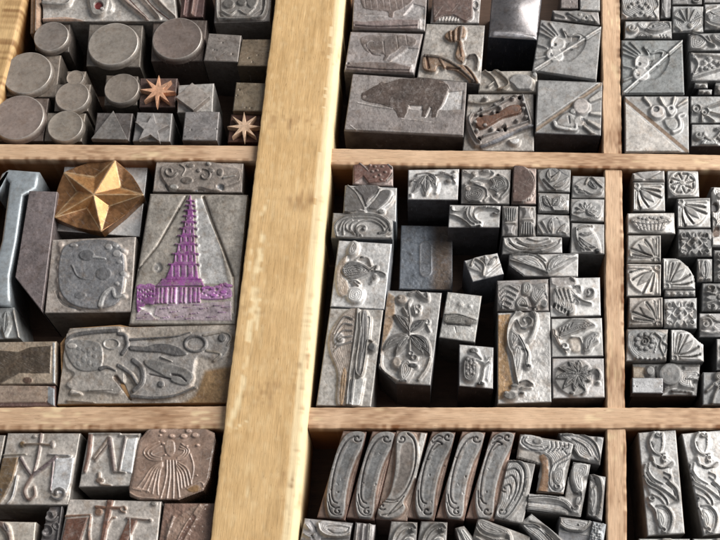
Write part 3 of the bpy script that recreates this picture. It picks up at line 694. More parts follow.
pag = [L([(190, 195), (189.6, 201)], 1.3, 2.6, 1, PURPLE, .5)]+tiers+T([
    P([(250, 236), (300, 222), (440, 228), (490, 240), (505, 268), (205, 278)], 1, PURPLE, 4), L([(210, 275), (500, 270)], 8, 8, 1.1, (.32, .10, .35), 3), P([(215, 280), (480, 278), (482, 372), (205, 380)], .95, PURPLE, 3),
    [L([(x, 290), (x-4, 372)], w_, w_, -.6, (.62, .50, .60), 3) for x, w_ in ((240, 8), (262, 8), (292, 16), (318, 8), (346, 22), (380, 8), (404, 18), (434, 8), (462, 7))],
    P([(100, 285), (130, 268), (160, 278), (180, 266), (210, 280), (205, 380), (150, 385), (100, 430)], .95, (.30, .09, .31), 4, True), P([(490, 300), (515, 284), (530, 300), (556, 284), (575, 302), (600, 276), (622, 262), (640, 280), (658, 276), (660, 345), (485, 352)], .8, (.34, .17, .34), 4, True), [E(500+23*i, 318+11*(i % 3), 7, 6, -.4, (.50, .42, .48), 3) for i in range(7)], [E(112+16*(i % 6), 300+28*(i//6)+8*(i % 2), 6, 7, -.35, (.47, .38, .45), 3) for i in range(14)],
    [E(x, y, 15+5*(x % 3), 12, 1, (.36, .12, .37), 5) for x, y in ((108, 282), (128, 272), (150, 276), (176, 268), (198, 276), (498, 288), (524, 282), (556, 288), (584, 280), (606, 268), (630, 262), (650, 272), (120, 330), (150, 360), (180, 320), (560, 330), (620, 310))],
    P([(95, 430), (160, 410), (230, 385), (480, 372), (665, 362), (668, 480), (90, 478)], .6, (.38, .31, .34), 4),
    [L([(x, y), (x+60, y-8+(x % 3)*4)], 7, 3, .95, (.30, .17, .31), 3) for x, y in ((100, 465), (150, 440), (240, 410), (290, 385), (300, 430), (330, 460), (380, 400), (420, 440), (480, 410), (520, 460), (560, 390), (590, 430), (240, 465), (440, 385), (390, 470), (610, 400))],
    P([(110, 400), (160, 392), (215, 398), (200, 445), (260, 470), (210, 470), (170, 430)], -.3, (.58, .53, .51), 4), E(226, 160, 26, 30, -.35, (.22, .21, .2), 8), E(215, 158, 16, 20, .3, None, 8)], 120, 240, 6)
pag_g = [L([(185.5, 195), (172, 219), (157, 245), (138, 268), (134, 282)], 2.2, 1.4, -.75, (.17, .15, .13), 1.6, False), L([(203, 196), (211, 219), (222, 246), (233, 276), (234, 312)], 3.4, 1.6, -.75, (.22, .18, .14), 2.0, False),
         P([(195, 197), (202, 197), (221, 250), (228, 283), (200, 283), (196, 240)], -.18, (.45, .44, .43), 2)]
sort('picture_plate', 'large plate with a purple inked pagoda tower and trees', PG, [P(PG, .45, (.33, .30, .265), .6)]+pag_g+pag, (.33, .30, .265), rel=.12, cat_='picture plate', rough=.10, ink=.2, step=.42)
OV = [(52, 239.5), (136, 236.5), (131, 312), (44.5, 313)]
sort('portrait_sort', 'square sort with a dark grey oval worn portrait below the golden star', OV, T([
    P([(400, 20), (560, -10), (700, 10), (745, 120), (735, 300), (690, 385), (560, 412), (440, 390), (370, 330), (345, 240), (355, 100)], .8, (.21, .21, .22), 9, True),
    [E(358+10*math.sin(i*2), 22+43*i+9*math.sin(i*5), 20+7*math.sin(i*3), 24, .45+.1*(i % 2), (.34, .285, .25), 14, .4*i) for i in range(8)], L([(330, 300), (370, 370), (470, 410)], 12, 10, -.7, DINK, 6),
    [E(x, y, r, r*.8, 1.05, (.52, .51, .51), 16) for x, y, r in ((650, 40, 30), (690, 30, 26), (700, 80, 34), (735, 60, 22), (715, 130, 24), (735, 200, 26), (700, 260, 22))], L([(560, 100), (630, 110)], 26, 16, 1.1, (.5, .5, .5), 10), L([(600, 390), (620, 330), (670, 290), (690, 340), (740, 330)], 40, 26, 1.15, (.58, .57, .56), 14), L([(430, 150), (470, 220), (560, 240)], 20, 10, 1, None, 10),
    E(520, 90, 60, 40, 1, None, 20), E(480, 330, 50, 30, .95, None, 20), E(620, 200, 60, 50, .95, None, 24), E(440, 30, 30, 14, 1.1, (.45, .44, .44), 8)], 0, 240, 6),
    (.36, .32, .29), rel=.12, cat_='portrait sort', rough=.14)
HB = [(68, 328), (236, 324), (230, 402.5), (57, 404.5)]; HBP = [(70, 328), (120, 324.5), (132, 327), (236, 324), (230, 402.5), (57, 404.5), (61, 372), (60, 343), (67, 334)]
DK = (.12, .115, .115)
sort('picture_block', 'long wood-backed block with dark grey dragon-like curls, grain showing at one corner', HB, T([
    P([(420, 60), (560, 40), (715, 30), (735, 130), (735, 420), (600, 430), (440, 420), (390, 380), (440, 320), (390, 280), (365, 140)], .55, (.36, .33, .30), 12, True),
    L([(390, 135), (440, 90), (560, 70), (700, 60)], 30, 30, 1, DK, 10), P([(385, 140), (450, 110), (590, 130), (620, 210), (600, 290), (520, 310), (450, 290), (400, 220)], .85, (.26, .25, .24), 12, True),
    [E(470+32*(i % 4), 170+38*(i//4)+9*(i % 3), 20+4*(i % 3), 17, .95, (.24, .235, .23), 14, .5*i) for i in range(12)], E(430, 155, 36, 20, 1.1, (.45, .42, .39), 10), E(665, 140, 46, 30, .9, (.42, .40, .38), 10, 0, 14), L([(600, 290), (640, 280), (690, 300)], 30, 14, 1, DK, 9),
    L([(690, 340), (720, 380), (760, 440)], 30, 20, -.8, (.12, .09, .07), 9), L([(430, 430), (480, 440)], 30, 12, 1.1, (.6, .56, .52), 8), L([(530, 420), (670, 415)], 12, 8, 1, None, 6), L([(400, 480), (560, 490)], 12, 8, .9, None, 6)], 0, 320, 6)+T([
    P([(-20, 60), (60, 95), (220, 120), (400, 70), (640, 60), (670, 140), (600, 240), (470, 220), (440, 330), (420, 400), (330, 440), (180, 470), (60, 470), (110, 400), (90, 330), (0, 270), (-30, 180)], .5, (.31, .29, .275), 30, True), L([(-10, 80), (30, 90), (40, 150), (10, 200)], 26, 26, 1, DK, 9), L([(60, 115), (200, 105), (330, 95), (420, 70)], 20, 10, .9, DK, 7), P([(60, 150), (150, 155), (210, 140), (290, 140), (370, 170), (400, 205), (330, 215), (240, 195), (150, 190), (60, 180)], .95, DK, 7, True),
    E(450, 140, 62, 46, .95, DK, 12, 0, 22), L([(500, 90), (620, 70), (665, 100), (640, 150)], 22, 14, .85, (.26, .23, .20), 9), E(610, 105, 24, 26, 1, DK, 9), L([(520, 180), (600, 200), (560, 240)], 24, 14, .8, (.27, .24, .2), 10),
    L([(80, 240), (130, 290), (130, 370), (80, 420)], 36, 30, 1, DK, 10), L([(-10, 270), (60, 320), (100, 380)], 30, 20, .95, DK, 10), P([(140, 240), (200, 235), (300, 260), (400, 290), (440, 340), (400, 390), (330, 380), (250, 330), (160, 280)], .9, (.23, .22, .21), 9, True),
    L([(170, 320), (240, 335), (300, 352)], 10, 8, -.8, (.09, .08, .08), 5), L([(310, 325), (360, 335), (395, 365)], 14, 8, -.8, (.09, .08, .08), 5), L([(245, 220), (310, 245)], 14, 6, 1.1, PALE, 5),
    P([(150, 320), (220, 345), (320, 370), (300, 430), (180, 430), (140, 390)], .4, (.38, .36, .34), 10, True), E(243, 383, 22, 22, 1, DK, 10), L([(70, 455), (200, 465), (330, 450), (450, 400)], 30, 14, .95, DK, 10), L([(10, 380), (40, 440), (60, 470)], 22, 10, -.7, (.14, .08, .05), 8),
    P([(500, 290), (700, 250), (690, 520), (300, 520), (440, 440)], -.02, (.27, .17, .085), 70)], 120, 320, 6),
    (.38, .335, .29), (.30, .19, .10), rel=.11, ink=.25, poly=HBP, bmat='block', cat_='picture block', rough=.13, step=.46)
sort('ornament_block', 'block with a recessed brown field and pale rim beside the dark-curl picture block', [(-12, 342), (56.5, 341), (55.5, 384), (-12, 385)], [P([(-12, 342), (57, 341), (55.5, 384), (-12, 385)], .55, (.42, .34, .26), .6)]+T([
    P([(-60, 175), (110, 188), (180, 160), (310, 150), (302, 320), (120, 318), (0, 385), (-60, 390)], 1, (.155, .115, .08), 7), E(165, 360, 34, 22, .9, (.17, .10, .07), 10), L([(322, 140), (322, 370)], 16, 16, .8, (.52, .54, .55), 4)], 0, 320, 6), (.40, .32, .25), rel=.06, cat_='ornament block', rough=.16)
sort('wooden_spacer', 'tan spacer strip with a bluish clipped end lying along the lower left lath', [(-12, 385.5), (55, 385.5), (55, 406.5), (-12, 406.5)], T([P([(-80, 385), (285, 390), (285, 470), (270, 490), (-80, 492)], .5, (.43, .33, .26), 5), P([(285, 390), (330, 410), (330, 520), (280, 490)], .4, (.34, .36, .38), 5)], 0, 320, 6), (.24, .15, .13), rel=.1, cat_='spacer', rough=.1)
sort('metal_slug', 'long mauve-grey slug with an obliquely cut end, slanting down beside the bent rule', [(29, 190.5), (57.5, 191.5), (41.5, 311), (15, 277)], [], (.215, .18, .18), rel=.04, poly=[(29, 190.5), (57.5, 191.5), (41.5, 311), (15, 277)], cat_='slug', rough=.08)
def bent_rule():
    out = [(-3, 196), (-2, 180), (1, 173), (8, 168.5), (39, 171), (36, 188), (23, 195), (17, 240), (10, 275), (10, 295), (10, 304), (-14, 304), (-10, 280), (1, 240), (9, 182), (6, 178), (3, 182)]
    r = thing('bent_metal_rule', 'shiny bluish metal rule bent round at its upper end, at the edge of the case', 'metal rule', (0, 0, 0))
    w_ = up(np.array(out)[:, 0], np.array(out)[:, 1], 2.2)[:, :2]; c = w_.mean(0); r.location = (c[0], c[1], 0)
    prism('body', w_, 0, 2.2, 'satin', r, (.36, .40, .43), np.array([c[0], c[1], 0]), .13)
bent_rule()
sort('ornament_sort', 'small dull grey relief sort below the foot of the bent rule', [(-14, 308), (14, 307), (20, 338), (-14, 340)], [leaf(6, 310, 4, 337, 9), L([(14, 310), (19, 336)], 4, 3, 1, PALE, 2), E(-4, 322, 8, 8, 1, None, 3)], (.30, .31, .31), z=2.1, rel=.12, cat_='ornament sort')
# ================================================================== monogram compartment (lower left)
BR = (.22, .125, .085)
sort('monogram_sort', 'large pale monogram M with slender cross and curled feet, one stroke stained brown', [(7.5, 433), (80.5, 433), (68.5, 505), (-6, 505)], T([
    L([(-30, 330), (150, 322)], 12, 8, 1, (.42, .37, .30), 4), P([(10, 345), (110, 340), (75, 480), (20, 590), (-20, 640), (-60, 640)], .9, (.25, .165, .09), 7), L([(120, 345), (150, 400), (190, 455)], 20, 16, 1, (.2, .15, .15), 5), L([(190, 455), (330, 345)], 24, 26, 1, (.19, .14, .15), 6),
    L([(190, 455), (150, 520), (145, 560), (170, 595), (205, 570), (200, 520)], 24, 16, 1, (.27, .19, .16), 7), L([(290, 322), (420, 332)], 12, 14, 1.1, (.55, .52, .5), 4), E(412, 332, 9, 8, 1.3, (.8, .8, .8), 4),
    P([(330, 345), (445, 340), (420, 500), (400, 560), (300, 560)], .7, (.55, .55, .56), 9), SP(350, 555, 16, 48, 3.4, -2.6, 26, 20, 1, (.22, .21, .21), 8), L([(320, 350), (300, 540)], 14, 14, .9, (.2, .15, .16), 5),
    L([(245, 190), (225, 330), (195, 450)], 18, 14, .95, (.2, .14, .13), 5), L([(130, 268), (200, 262), (310, 268)], 16, 16, .95, (.25, .18, .13), 5), E(130, 262, 16, 18, .95, (.3, .2, .1), 6), E(310, 262, 14, 22, .95, (.28, .24, .22), 6), E(205, 215, 14, 10, .9, None, 5),
    L([(100, 450), (70, 580), (20, 640)], 10, 8, 1.1, (.6, .6, .62), 4), SP(0, 545, 8, 26, 0, 5, 14, 12, 1, DINK, 6)], 0, 400, 6), (.44, .405, .37), rel=.085, cat_='monogram sort', rough=.10, skirt=.35)
sort('monogram_sort', 'small pale letter M sort standing between the crossed M and the brown figure block', [(88.5, 433), (140.5, 433), (131.5, 486), (78.5, 487)], T([
    L([(540, 205), (530, 320), (505, 425)], 30, 22, 1, (.24, .13, .10), 7), L([(525, 200), (720, 196)], 12, 10, 1, PALE, 4), L([(650, 222), (560, 345)], 20, 24, .9, (.27, .21, .17), 7), L([(655, 230), (670, 330), (685, 430)], 26, 18, 1, (.20, .14, .13), 6)], 0, 400, 6)+T([
    L([(150, 165), (130, 270), (112, 370)], 20, 16, 1, (.22, .18, .17), 5), L([(115, 150), (235, 150)], 12, 10, 1, PALE, 4), L([(80, 368), (150, 374)], 18, 10, 1, (.22, .19, .17), 5), L([(55, 190), (78, 360)], 22, 16, 1, (.2, .15, .14), 6), L([(50, 200), (-30, 300)], 18, 16, .9, (.25, .19, .16), 6),
    P([(160, 170), (220, 160), (190, 380), (120, 360)], .5, (.56, .56, .56), 8), E(-5, 420, 26, 18, .9, (.24, .17, .13), 8), L([(-10, 380), (0, 440), (60, 450)], 24, 14, .8, (.28, .22, .18), 8)], 100, 410, 6), (.45, .42, .39), rel=.085, cat_='monogram sort', rough=.10, skirt=.35)
FB = [(138, 429), (216, 428), (208, 500), (128, 500)]; FBP = [(149, 428.5), (205, 428.5), (214, 433), (215.5, 440), (209, 478), (203, 490), (178, 499.5), (140, 500), (130, 496), (128.5, 488), (134, 462), (138.5, 441)]
wx = (.235, .165, .13); wl = (.30, .215, .17)
sort('varnished_block', 'glossy brown eight-sided block with a symmetrical robed figure of grooved lines', FB, T([
    P([(300, 120), (630, 115), (690, 150), (640, 440), (580, 500), (460, 535), (240, 540), (180, 480), (230, 200)], .45, wx, 6),
    [[L([(352+i*6, 188+i*14), (285+i*16, 220+i*12), (262+i*22, 258+i*2), (300+i*14, 296-i*10), (366, 300-i*8)], 12, 9, 1, wl, 7) for i in range(3)],
     [L([(372, 312+i*6), (310+i*12, 345+i*6), (258+i*22, 420+i*8), (212+i*34, 476+i*8)], 13, 10, 1, wl, 7) for i in range(5)], [L([(196+i*10, 470-i*4), (240+i*14, 480), (285+i*4, 478+i*6)], 11, 9, .95, wl, 7) for i in range(3)],
     [L([(470-i*4, 312+i*10), (522-i*14, 352+i*14), (548-i*20, 445+i*8)], 12, 10, 1, wl, 7) for i in range(4)], [L([(488-i*6, 200+i*16), (532-i*14, 240), (505-i*8, 288-i*10), (462, 300-i*8)], 12, 9, 1, wl, 7) for i in range(3)],
     [L([(400+i*18, 300), (396+i*22, 400), (362+i*38, 532)], 12, 12, .95, wl, 7) for i in range(4)], L([(540, 260), (560, 340), (545, 440)], 12, 9, .9, wl, 7), L([(520, 470), (600, 430), (620, 470), (560, 500)], 14, 11, .9, wl, 7), L([(170, 490), (230, 520), (330, 528)], 12, 9, .9, wl, 7)],
    P([(385, 190), (440, 180), (450, 250), (420, 280), (390, 250)], .9, wl, 9, True), [E(x, y, r, r*.7, 1.3, (.42, .30, .24), 8) for x, y, r in ((375, 125, 18), (430, 155, 20), (378, 200, 14), (500, 155, 22), (530, 125, 20), (570, 150, 24), (585, 210, 14), (520, 215, 10), (360, 150, 10), (390, 268, 8), (580, 390, 8))], E(560, 470, 50, 26, .7, (.20, .12, .06), 12)], 100, 410, 6),  # pale bumps: varnish glints put into colour and shape
    wx, (.20, .12, .085), rel=.075, poly=FBP, mat='wax', bmat='wax', cat_='figure block', rough=.10, wear_glint=.1)
RB = (.235, .115, .08)
sort('monogram_sort', 'large M and cross monogram with rusty red-brown strokes at the bottom of the photo', [(68.5, 499), (161.5, 501), (155, 566), (55, 566)], T([
    L([(385, 395), (540, 385)], 16, 10, 1, (.35, .2, .13), 5), P([(395, 410), (530, 400), (490, 520), (440, 700), (330, 700)], .95, RB, 8), L([(540, 400), (530, 520), (560, 640)], 14, 20, 1, (.3, .17, .12), 6), L([(660, 300), (630, 450), (610, 560)], 40, 30, .95, (.26, .13, .09), 9), L([(575, 340), (640, 345), (720, 345)], 24, 20, 1, (.28, .15, .1), 8), E(590, 370, 26, 24, .9, (.3, .18, .12), 9)], 0, 450, 6)+T([
    P([(170, 405), (230, 410), (160, 560), (110, 700), (40, 700), (110, 540)], .95, RB, 8), L([(160, 408), (305, 420)], 18, 12, 1, (.24, .17, .14), 5), E(297, 420, 12, 10, 1.1, (.2, .17, .15), 5), L([(180, 410), (180, 640)], 10, 8, 1, PALE, 4), SP(140, 350, 10, 24, 0, 5, 14, 12, 1, (.28, .17, .12), 6), E(320, 320, 20, 14, .8, (.22, .2, .18), 7), L([(0, 560), (60, 420), (90, 400)], 14, 10, .8, (.3, .2, .15), 6)], 100, 450, 6), (.45, .41, .375), rel=.085, cat_='monogram sort', rough=.10, skirt=.35)
sort('ornament_strip', 'narrow grey strip of twisted rope relief squeezed under the curled foot of the crossed M', [(49.5, 506), (64, 506), (58, 566), (34, 566)], T([SP(300, 390, 14, 46, 0, 6, 18, 16, 1, None, 8), SP(275, 490, 14, 50, 2, 8, 18, 16, 1, None, 8), SP(245, 570, 14, 50, 0, 6, 18, 16, 1, None, 8), L([(370, 340), (340, 540)], 16, 14, .9, None, 7), SP(340, 450, 8, 30, 0, 5, 14, 12, 1, None, 6)], 0, 450, 6), (.27, .25, .25), z=2.22, rel=.14, cat_='ornament strip')
sort('ornament_sort', 'pale sort with one dark leaf stroke, cut by the bottom edge beneath the crossed M', [(-14, 521), (36, 522), (32, 566), (-18, 566)], T([L([(0, 440), (40, 480), (60, 560)], 40, 20, 1, (.26, .18, .15), 12), leaf(20, 430, 60, 500, 40, .1, 1, (.2, .16, .15))], 0, 450, 6), (.52, .47, .41), rel=.12, cat_='ornament sort')
sort('brown_block', 'dark brown block crossed by slanting facets next to the divider at the bottom', [(164, 503), (215, 503), (208, 566), (155, 566)], T([P([(400, 440), (560, 330), (640, 320), (540, 480), (480, 600), (380, 600)], .6, (.27, .19, .15), 16), L([(600, 330), (500, 470), (440, 600)], 24, 16, 1, (.33, .23, .18), 10), L([(440, 400), (400, 520)], 22, 14, .9, (.3, .22, .18), 10), L([(560, 400), (470, 560)], 30, 30, -.4, (.15, .09, .07), 12)], 100, 450, 6), (.215, .14, .11), rel=.11, mat='wax', bmat='metal', cat_='brown block', rough=.3, wear_glint=.15)
sort('ornament_sort', 'cut-off pale sort left of the crossed M at the very edge', [(-30, 435), (5.5, 435), (-8, 503), (-30, 503)], [leaf(-8, 440, -20, 495, 14)], (.42, .38, .34), rel=.1, cat_='ornament sort')
# ================================================================== compartment of the animal cuts (upper middle)
AN = (.33, .295, .285); AI = (.18, .14, .125); AP = (.47, .44, .43)
K = dict(cat_='animal cut', rough=.12, ink=.0)
D1 = [(355, -34), (429, -33), (425, 31), (352, 29)]
sort('animal_cut', 'cut of a furry animal on a ground bar, topmost of three stacked animal blocks', D1, [P(D1, .82, AN, .6)]+T([
    P([(180, -120), (350, -140), (480, -60), (500, 0), (440, 50), (390, 70), (380, 105), (350, 100), (340, 70), (240, 60), (190, 30)], 1, AI, 8, True), P([(135, 120), (200, 128), (420, 112), (535, 118), (530, 172), (300, 182), (140, 175)], 1, (.25, .195, .185), 6),
    L([(150, 150), (300, 158), (520, 150)], 8, 6, -.5, (.12, .09, .09), 4), P([(440, 90), (500, 20), (570, 40), (575, 180), (545, 190), (540, 110)], -.5, AP, 9), [L([(200+i*38, -60+8*(i % 3)), (215+i*38, 60-10*(i % 2))], 8, 4, -.12, (.27, .225, .21), 5) for i in range(7)], L([(210, 92), (350, 96)], 14, 6, .9, (.44, .41, .40), 5)], 330, 0, 6), AN, rel=.09, **K)
D2 = [(350.5, 31.5), (423, 33.5), (414, 74.5), (344, 71.5)]
sort('animal_cut', 'cut of a standing animal over a ground bar, second of the three stacked animal blocks', D2, [P(D2, .82, AN, .6)]+T([
    P([(180, 230), (240, 205), (330, 215), (420, 205), (510, 225), (520, 260), (490, 280), (440, 275), (400, 310), (365, 330), (340, 360), (315, 360), (320, 325), (240, 320), (200, 290)], 1, (.20, .165, .15), 9, True), P([(100, 378), (250, 368), (400, 378), (490, 400), (480, 440), (300, 435), (95, 418)], 1, AI, 6),
    L([(100, 400), (300, 415), (470, 420)], 8, 6, -.5, (.12, .09, .09), 4), P([(380, 350), (470, 285), (535, 290), (520, 430), (495, 430), (490, 385), (360, 368)], -.5, AP, 9), L([(215, 270), (250, 320), (300, 330)], 10, 6, -.2, (.20, .16, .15), 4), L([(320, 250), (330, 340)], 10, 6, -.15, (.20, .165, .15), 4), L([(400, 215), (410, 290)], 8, 5, -.15, (.20, .165, .15), 4), L([(455, 210), (465, 270)], 8, 5, -.15, (.20, .165, .15), 4),
    SP(255, 265, 10, 45, 0, 5, 8, 6, 1.1, (.38, .34, .33), 5), E(108, 378, 9, 7, -.6, (.08, .07, .07), 4)], 330, 0, 6), AN, rel=.09, **K)
D3 = [(352.5, 73.5), (467, 82), (463.5, 137), (344, 131)]
sort('animal_cut', 'large cut of a fat dark brown pig on a pale grey block', D3, [P(D3, .84, (.285, .255, .242), .6)]+T([
    P([(95, 350), (110, 235), (220, 225), (380, 250), (560, 290), (720, 250), (820, 240), (800, 400), (420, 372), (250, 362)], .9, (.25, .22, .21), 30, True),
    P([(184, 152), (192, 134), (226, 118), (262, 96), (292, 82), (310, 66), (332, 76), (420, 50), (520, 42), (620, 46), (680, 62), (708, 95), (712, 120), (690, 170), (672, 215), (650, 245), (640, 284), (606, 286), (610, 244), (592, 252), (578, 280), (546, 280), (554, 238), (475, 222), (464, 258), (448, 288), (408, 288), (394, 252), (372, 230), (310, 208), (240, 196), (204, 186), (186, 172)], 1, (.085, .062, .052), 6),
    P([(472, 210), (556, 212), (552, 240), (480, 232)], -.45, (.52, .48, .46), 6), P([(570, 285), (600, 220), (612, 225), (590, 282)], -.45, (.50, .46, .44), 5), L([(165, 195), (260, 214), (375, 232)], 10, 7, 1.1, (.50, .46, .44), 4), L([(430, 292), (500, 298), (620, 312)], 9, 5, 1.1, (.44, .40, .38), 4),
    P([(712, 130), (800, 120), (790, 235), (690, 240), (655, 235), (690, 190)], -.4, (.53, .51, .50), 8), L([(300, 78), (318, 100), (345, 104)], 9, 5, 1.1, (.15, .115, .10), 5), L([(215, 150), (245, 140), (300, 128)], 10, 6, .8, (.28, .23, .21), 4), E(206, 160, 12, 9, 1.1, (.3, .25, .23), 4),
    [L([(360+(i*53) % 310, 66+(i*37) % 120), (352+(i*53) % 310, 84+(i*37) % 120)], 5, 3, 1.04, (.15, .112, .095), 4) for i in range(34)], [L([(395+i*50, 75+(i % 2)*12), (400+i*50, 180-(i % 3)*14)], 7, 4, .9, (.12, .088, .073), 5) for i in range(6)], L([(655, 75), (700, 85), (716, 110)], 10, 7, 1.15, (.2, .15, .13), 4), L([(120, 330), (160, 358), (200, 362)], 10, 6, 1.1, (.46, .42, .4), 5)], 330, 70, 6), (.345, .31, .295), (.16, .145, .14), rel=.09, step=.45, **K)
D4 = [(435, -30), (483, -29), (479, 23), (430.5, 22.5)]
sort('ornament_sort', 'sort with a brown smudgy raised field and pale fringe, beside the topmost animal cut', D4, T([P([(130, -170), (385, -170), (375, 100), (330, 130), (260, 90), (200, 95), (140, 130), (135, 60)], 1, (.27, .18, .155), 8), L([(150, 100), (200, 30)], 10, 6, 1.1, (.42, .33, .29), 5), L([(250, 70), (300, 10)], 8, 5, 1.1, (.36, .27, .23), 4),
    [L([(170+i*18, 130), (180+i*20, 95)], 9, 4, 1, (.56, .51, .47), 4) for i in range(7)], E(395, 25, 16, 22, .8, (.3, .29, .29), 6, 0, 8)], 410, 0, 6), (.44, .415, .40), rel=.11, cat_='ornament sort', rough=.1)
D5 = [(426.5, 23.5), (485, 25), (480.5, 84), (417, 77.5)]
sort('ornament_sort', 'pale sort with brown-shaded fingers and a sleeve-like curl right of the three animal cuts', D5, T([
    P([(205, 210), (235, 175), (262, 172), (285, 150), (320, 148), (335, 170), (330, 215), (300, 235), (325, 300), (330, 345), (300, 380), (200, 340), (90, 325), (70, 370), (85, 415), (150, 425), (170, 390), (230, 410), (290, 430), (380, 500), (410, 480), (360, 400), (310, 370), (270, 330), (285, 250), (240, 245)], .8, (.36, .235, .155), 9, True),  # brown shade of the relief put into its colours
    L([(240, 190), (245, 235)], 20, 16, 1.1, (.34, .2, .12), 8), L([(270, 180), (268, 240)], 20, 16, 1.1, (.34, .22, .14), 8), L([(308, 160), (300, 235)], 24, 18, 1.1, (.30, .22, .17), 8), L([(255, 185), (258, 240)], 7, 5, -.5, (.10, .05, .03), 4), L([(288, 165), (285, 235)], 7, 5, -.5, (.10, .05, .03), 4),
    L([(90, 330), (190, 345), (290, 400), (400, 500)], 22, 18, 1.15, (.30, .24, .20), 8), L([(110, 400), (100, 340)], 18, 12, -.4, (.14, .07, .04), 6), L([(180, 350), (205, 400)], 26, 16, 1, (.34, .2, .12), 9), L([(355, 330), (390, 325), (408, 360), (400, 400)], 14, 12, 1.1, (.22, .19, .17), 6), L([(220, 400), (300, 410)], 12, 6, -.6, (.12, .07, .05), 5), L([(320, 380), (370, 440), (395, 490)], 9, 9, -.5, (.10, .07, .06), 4), L([(300, 250), (312, 330)], 26, 22, 1, (.37, .2, .11), 10)], 410, 0, 6), (.52, .48, .44), (.22, .205, .2), rel=.14, cat_='ornament sort', rough=.1)
def tilted(name, label, q, zs_, body_col, face_col, mat, feats=(), **k):
    pass
# a deep dark block whose polished rounded head catches the window
def dome_block():
    q = [(493, -16), (543, -12), (537, 40), (488.5, 37)]
    r = sort('polished_block', 'dark block with a mirror-bright rounded metal head, leaning beside the pale finger ornament', q, [L([(495, 34), (533, 38)], 5, 5, 1.0, (.62, .60, .62), 2.0)], (.26, .245, .25), (.035, .04, .055), z=2.30, rel=.06, mat='shiny', cat_='polished block', rough=.03, crown=.40, edge=.05, wear_glint=0)
dome_block()
D7 = [(480.5, 71), (537.5, 70.5), (537, 91.5), (478.5, 91)]
sort('ornament_sort', 'small pale sort with a leaf and a white blob, below the dark polished block', D7, T([P([(350, 60), (390, 20), (470, 25), (500, 60), (480, 120), (420, 130), (380, 90)], 1, (.62, .60, .585), 12, True), L([(270, -10), (330, 40), (350, 80), (300, 120)], 26, 10, .9, (.34, .29, .24), 9), L([(210, 0), (260, 40), (290, 90)], 18, 8, 1, (.38, .33, .28), 8), L([(230, 90), (270, 60)], 12, 6, .8, None, 6), E(508, 25, 16, 16, 1.1, (.7, .69, .67), 7), L([(290, 110), (340, 90)], 20, 10, .8, (.3, .22, .16), 8)], 450, 70, 6), (.47, .43, .385), z=2.28, rel=.12, cat_='ornament sort', rough=.1)
D8 = [(468, 94), (534, 93.5), (534, 151), (462.5, 151)]
sort('plaque_sort', 'pale sort carrying a chunky slanted plaque with a rough coppery centre', D8, T([
    P([(92, 275), (130, 245), (230, 205), (330, 150), (390, 128), (430, 130), (458, 165), (498, 300), (470, 320), (330, 380), (200, 440), (150, 445), (120, 400), (100, 340)], .62, (.40, .345, .315), 12),
    P([(150, 290), (200, 265), (250, 265), (300, 240), (360, 205), (420, 205), (432, 250), (380, 270), (320, 285), (260, 320), (200, 350), (160, 340)], 1.0, (.33, .155, .09), 9, True),
    L([(130, 255), (115, 300), (150, 390), (180, 425)], 22, 14, 1.05, (.47, .43, .41), 8), L([(160, 260), (250, 225), (330, 180), (400, 145)], 20, 14, 1.0, (.45, .41, .38), 8), L([(435, 150), (460, 230), (480, 300)], 22, 16, 1.1, (.55, .53, .52), 8), L([(200, 390), (330, 350), (470, 300)], 18, 12, 1.0, (.5, .47, .46), 8),
    [E(x, y, 15, 13, 1.15, (.52, .48, .46), 7) for x, y in ((150, 310), (190, 230), (270, 205), (320, 165), (375, 165), (440, 230), (455, 280), (400, 300), (330, 330), (250, 350), (160, 360), (260, 250), (300, 220), (440, 195), (210, 330))], [E(x, y, 12, 12, -.9, (.05, .04, .04), 5) for x, y in ((420, 152), (175, 402), (185, 268), (285, 245), (290, 352), (375, 150), (330, 345))],
    L([(190, 440), (300, 400), (420, 340), (500, 315)], 26, 22, .4, (.20, .20, .22), 8), P([(350, 400), (420, 390), (410, 430), (370, 430)], .5, (.62, .61, .60), 14, True), E(215, 155, 18, 14, .8, (.6, .57, .54), 8), L([(110, 170), (200, 180), (300, 160)], 20, 12, .4, (.34, .3, .26), 9)], 450, 70, 6), (.46, .43, .40), (.3, .28, .26), rel=.26, cat_='plaque sort', rough=.1)
GO = 'diagonal corner sorts with round flowers'; DG = (.29, .285, .28); DH = (.50, .49, .48)
D9 = [(540.5, 19.5), (601.5, 26.5), (596.5, 81.5), (532, 71.5)]
sort('corner_sort', 'tilted diagonal corner sort left of the thin lath, flowers above its bright rule', D9, UV(D9, owlcorner('', (.62, .61, .60), (.12, .12, .12))), DG, rel=.09, group=GO, cat_='corner sort', ink=.05, fcol=DG)
D10 = [(537.5, 79.5), (602.5, 82), (601, 135.5), (535, 133)]
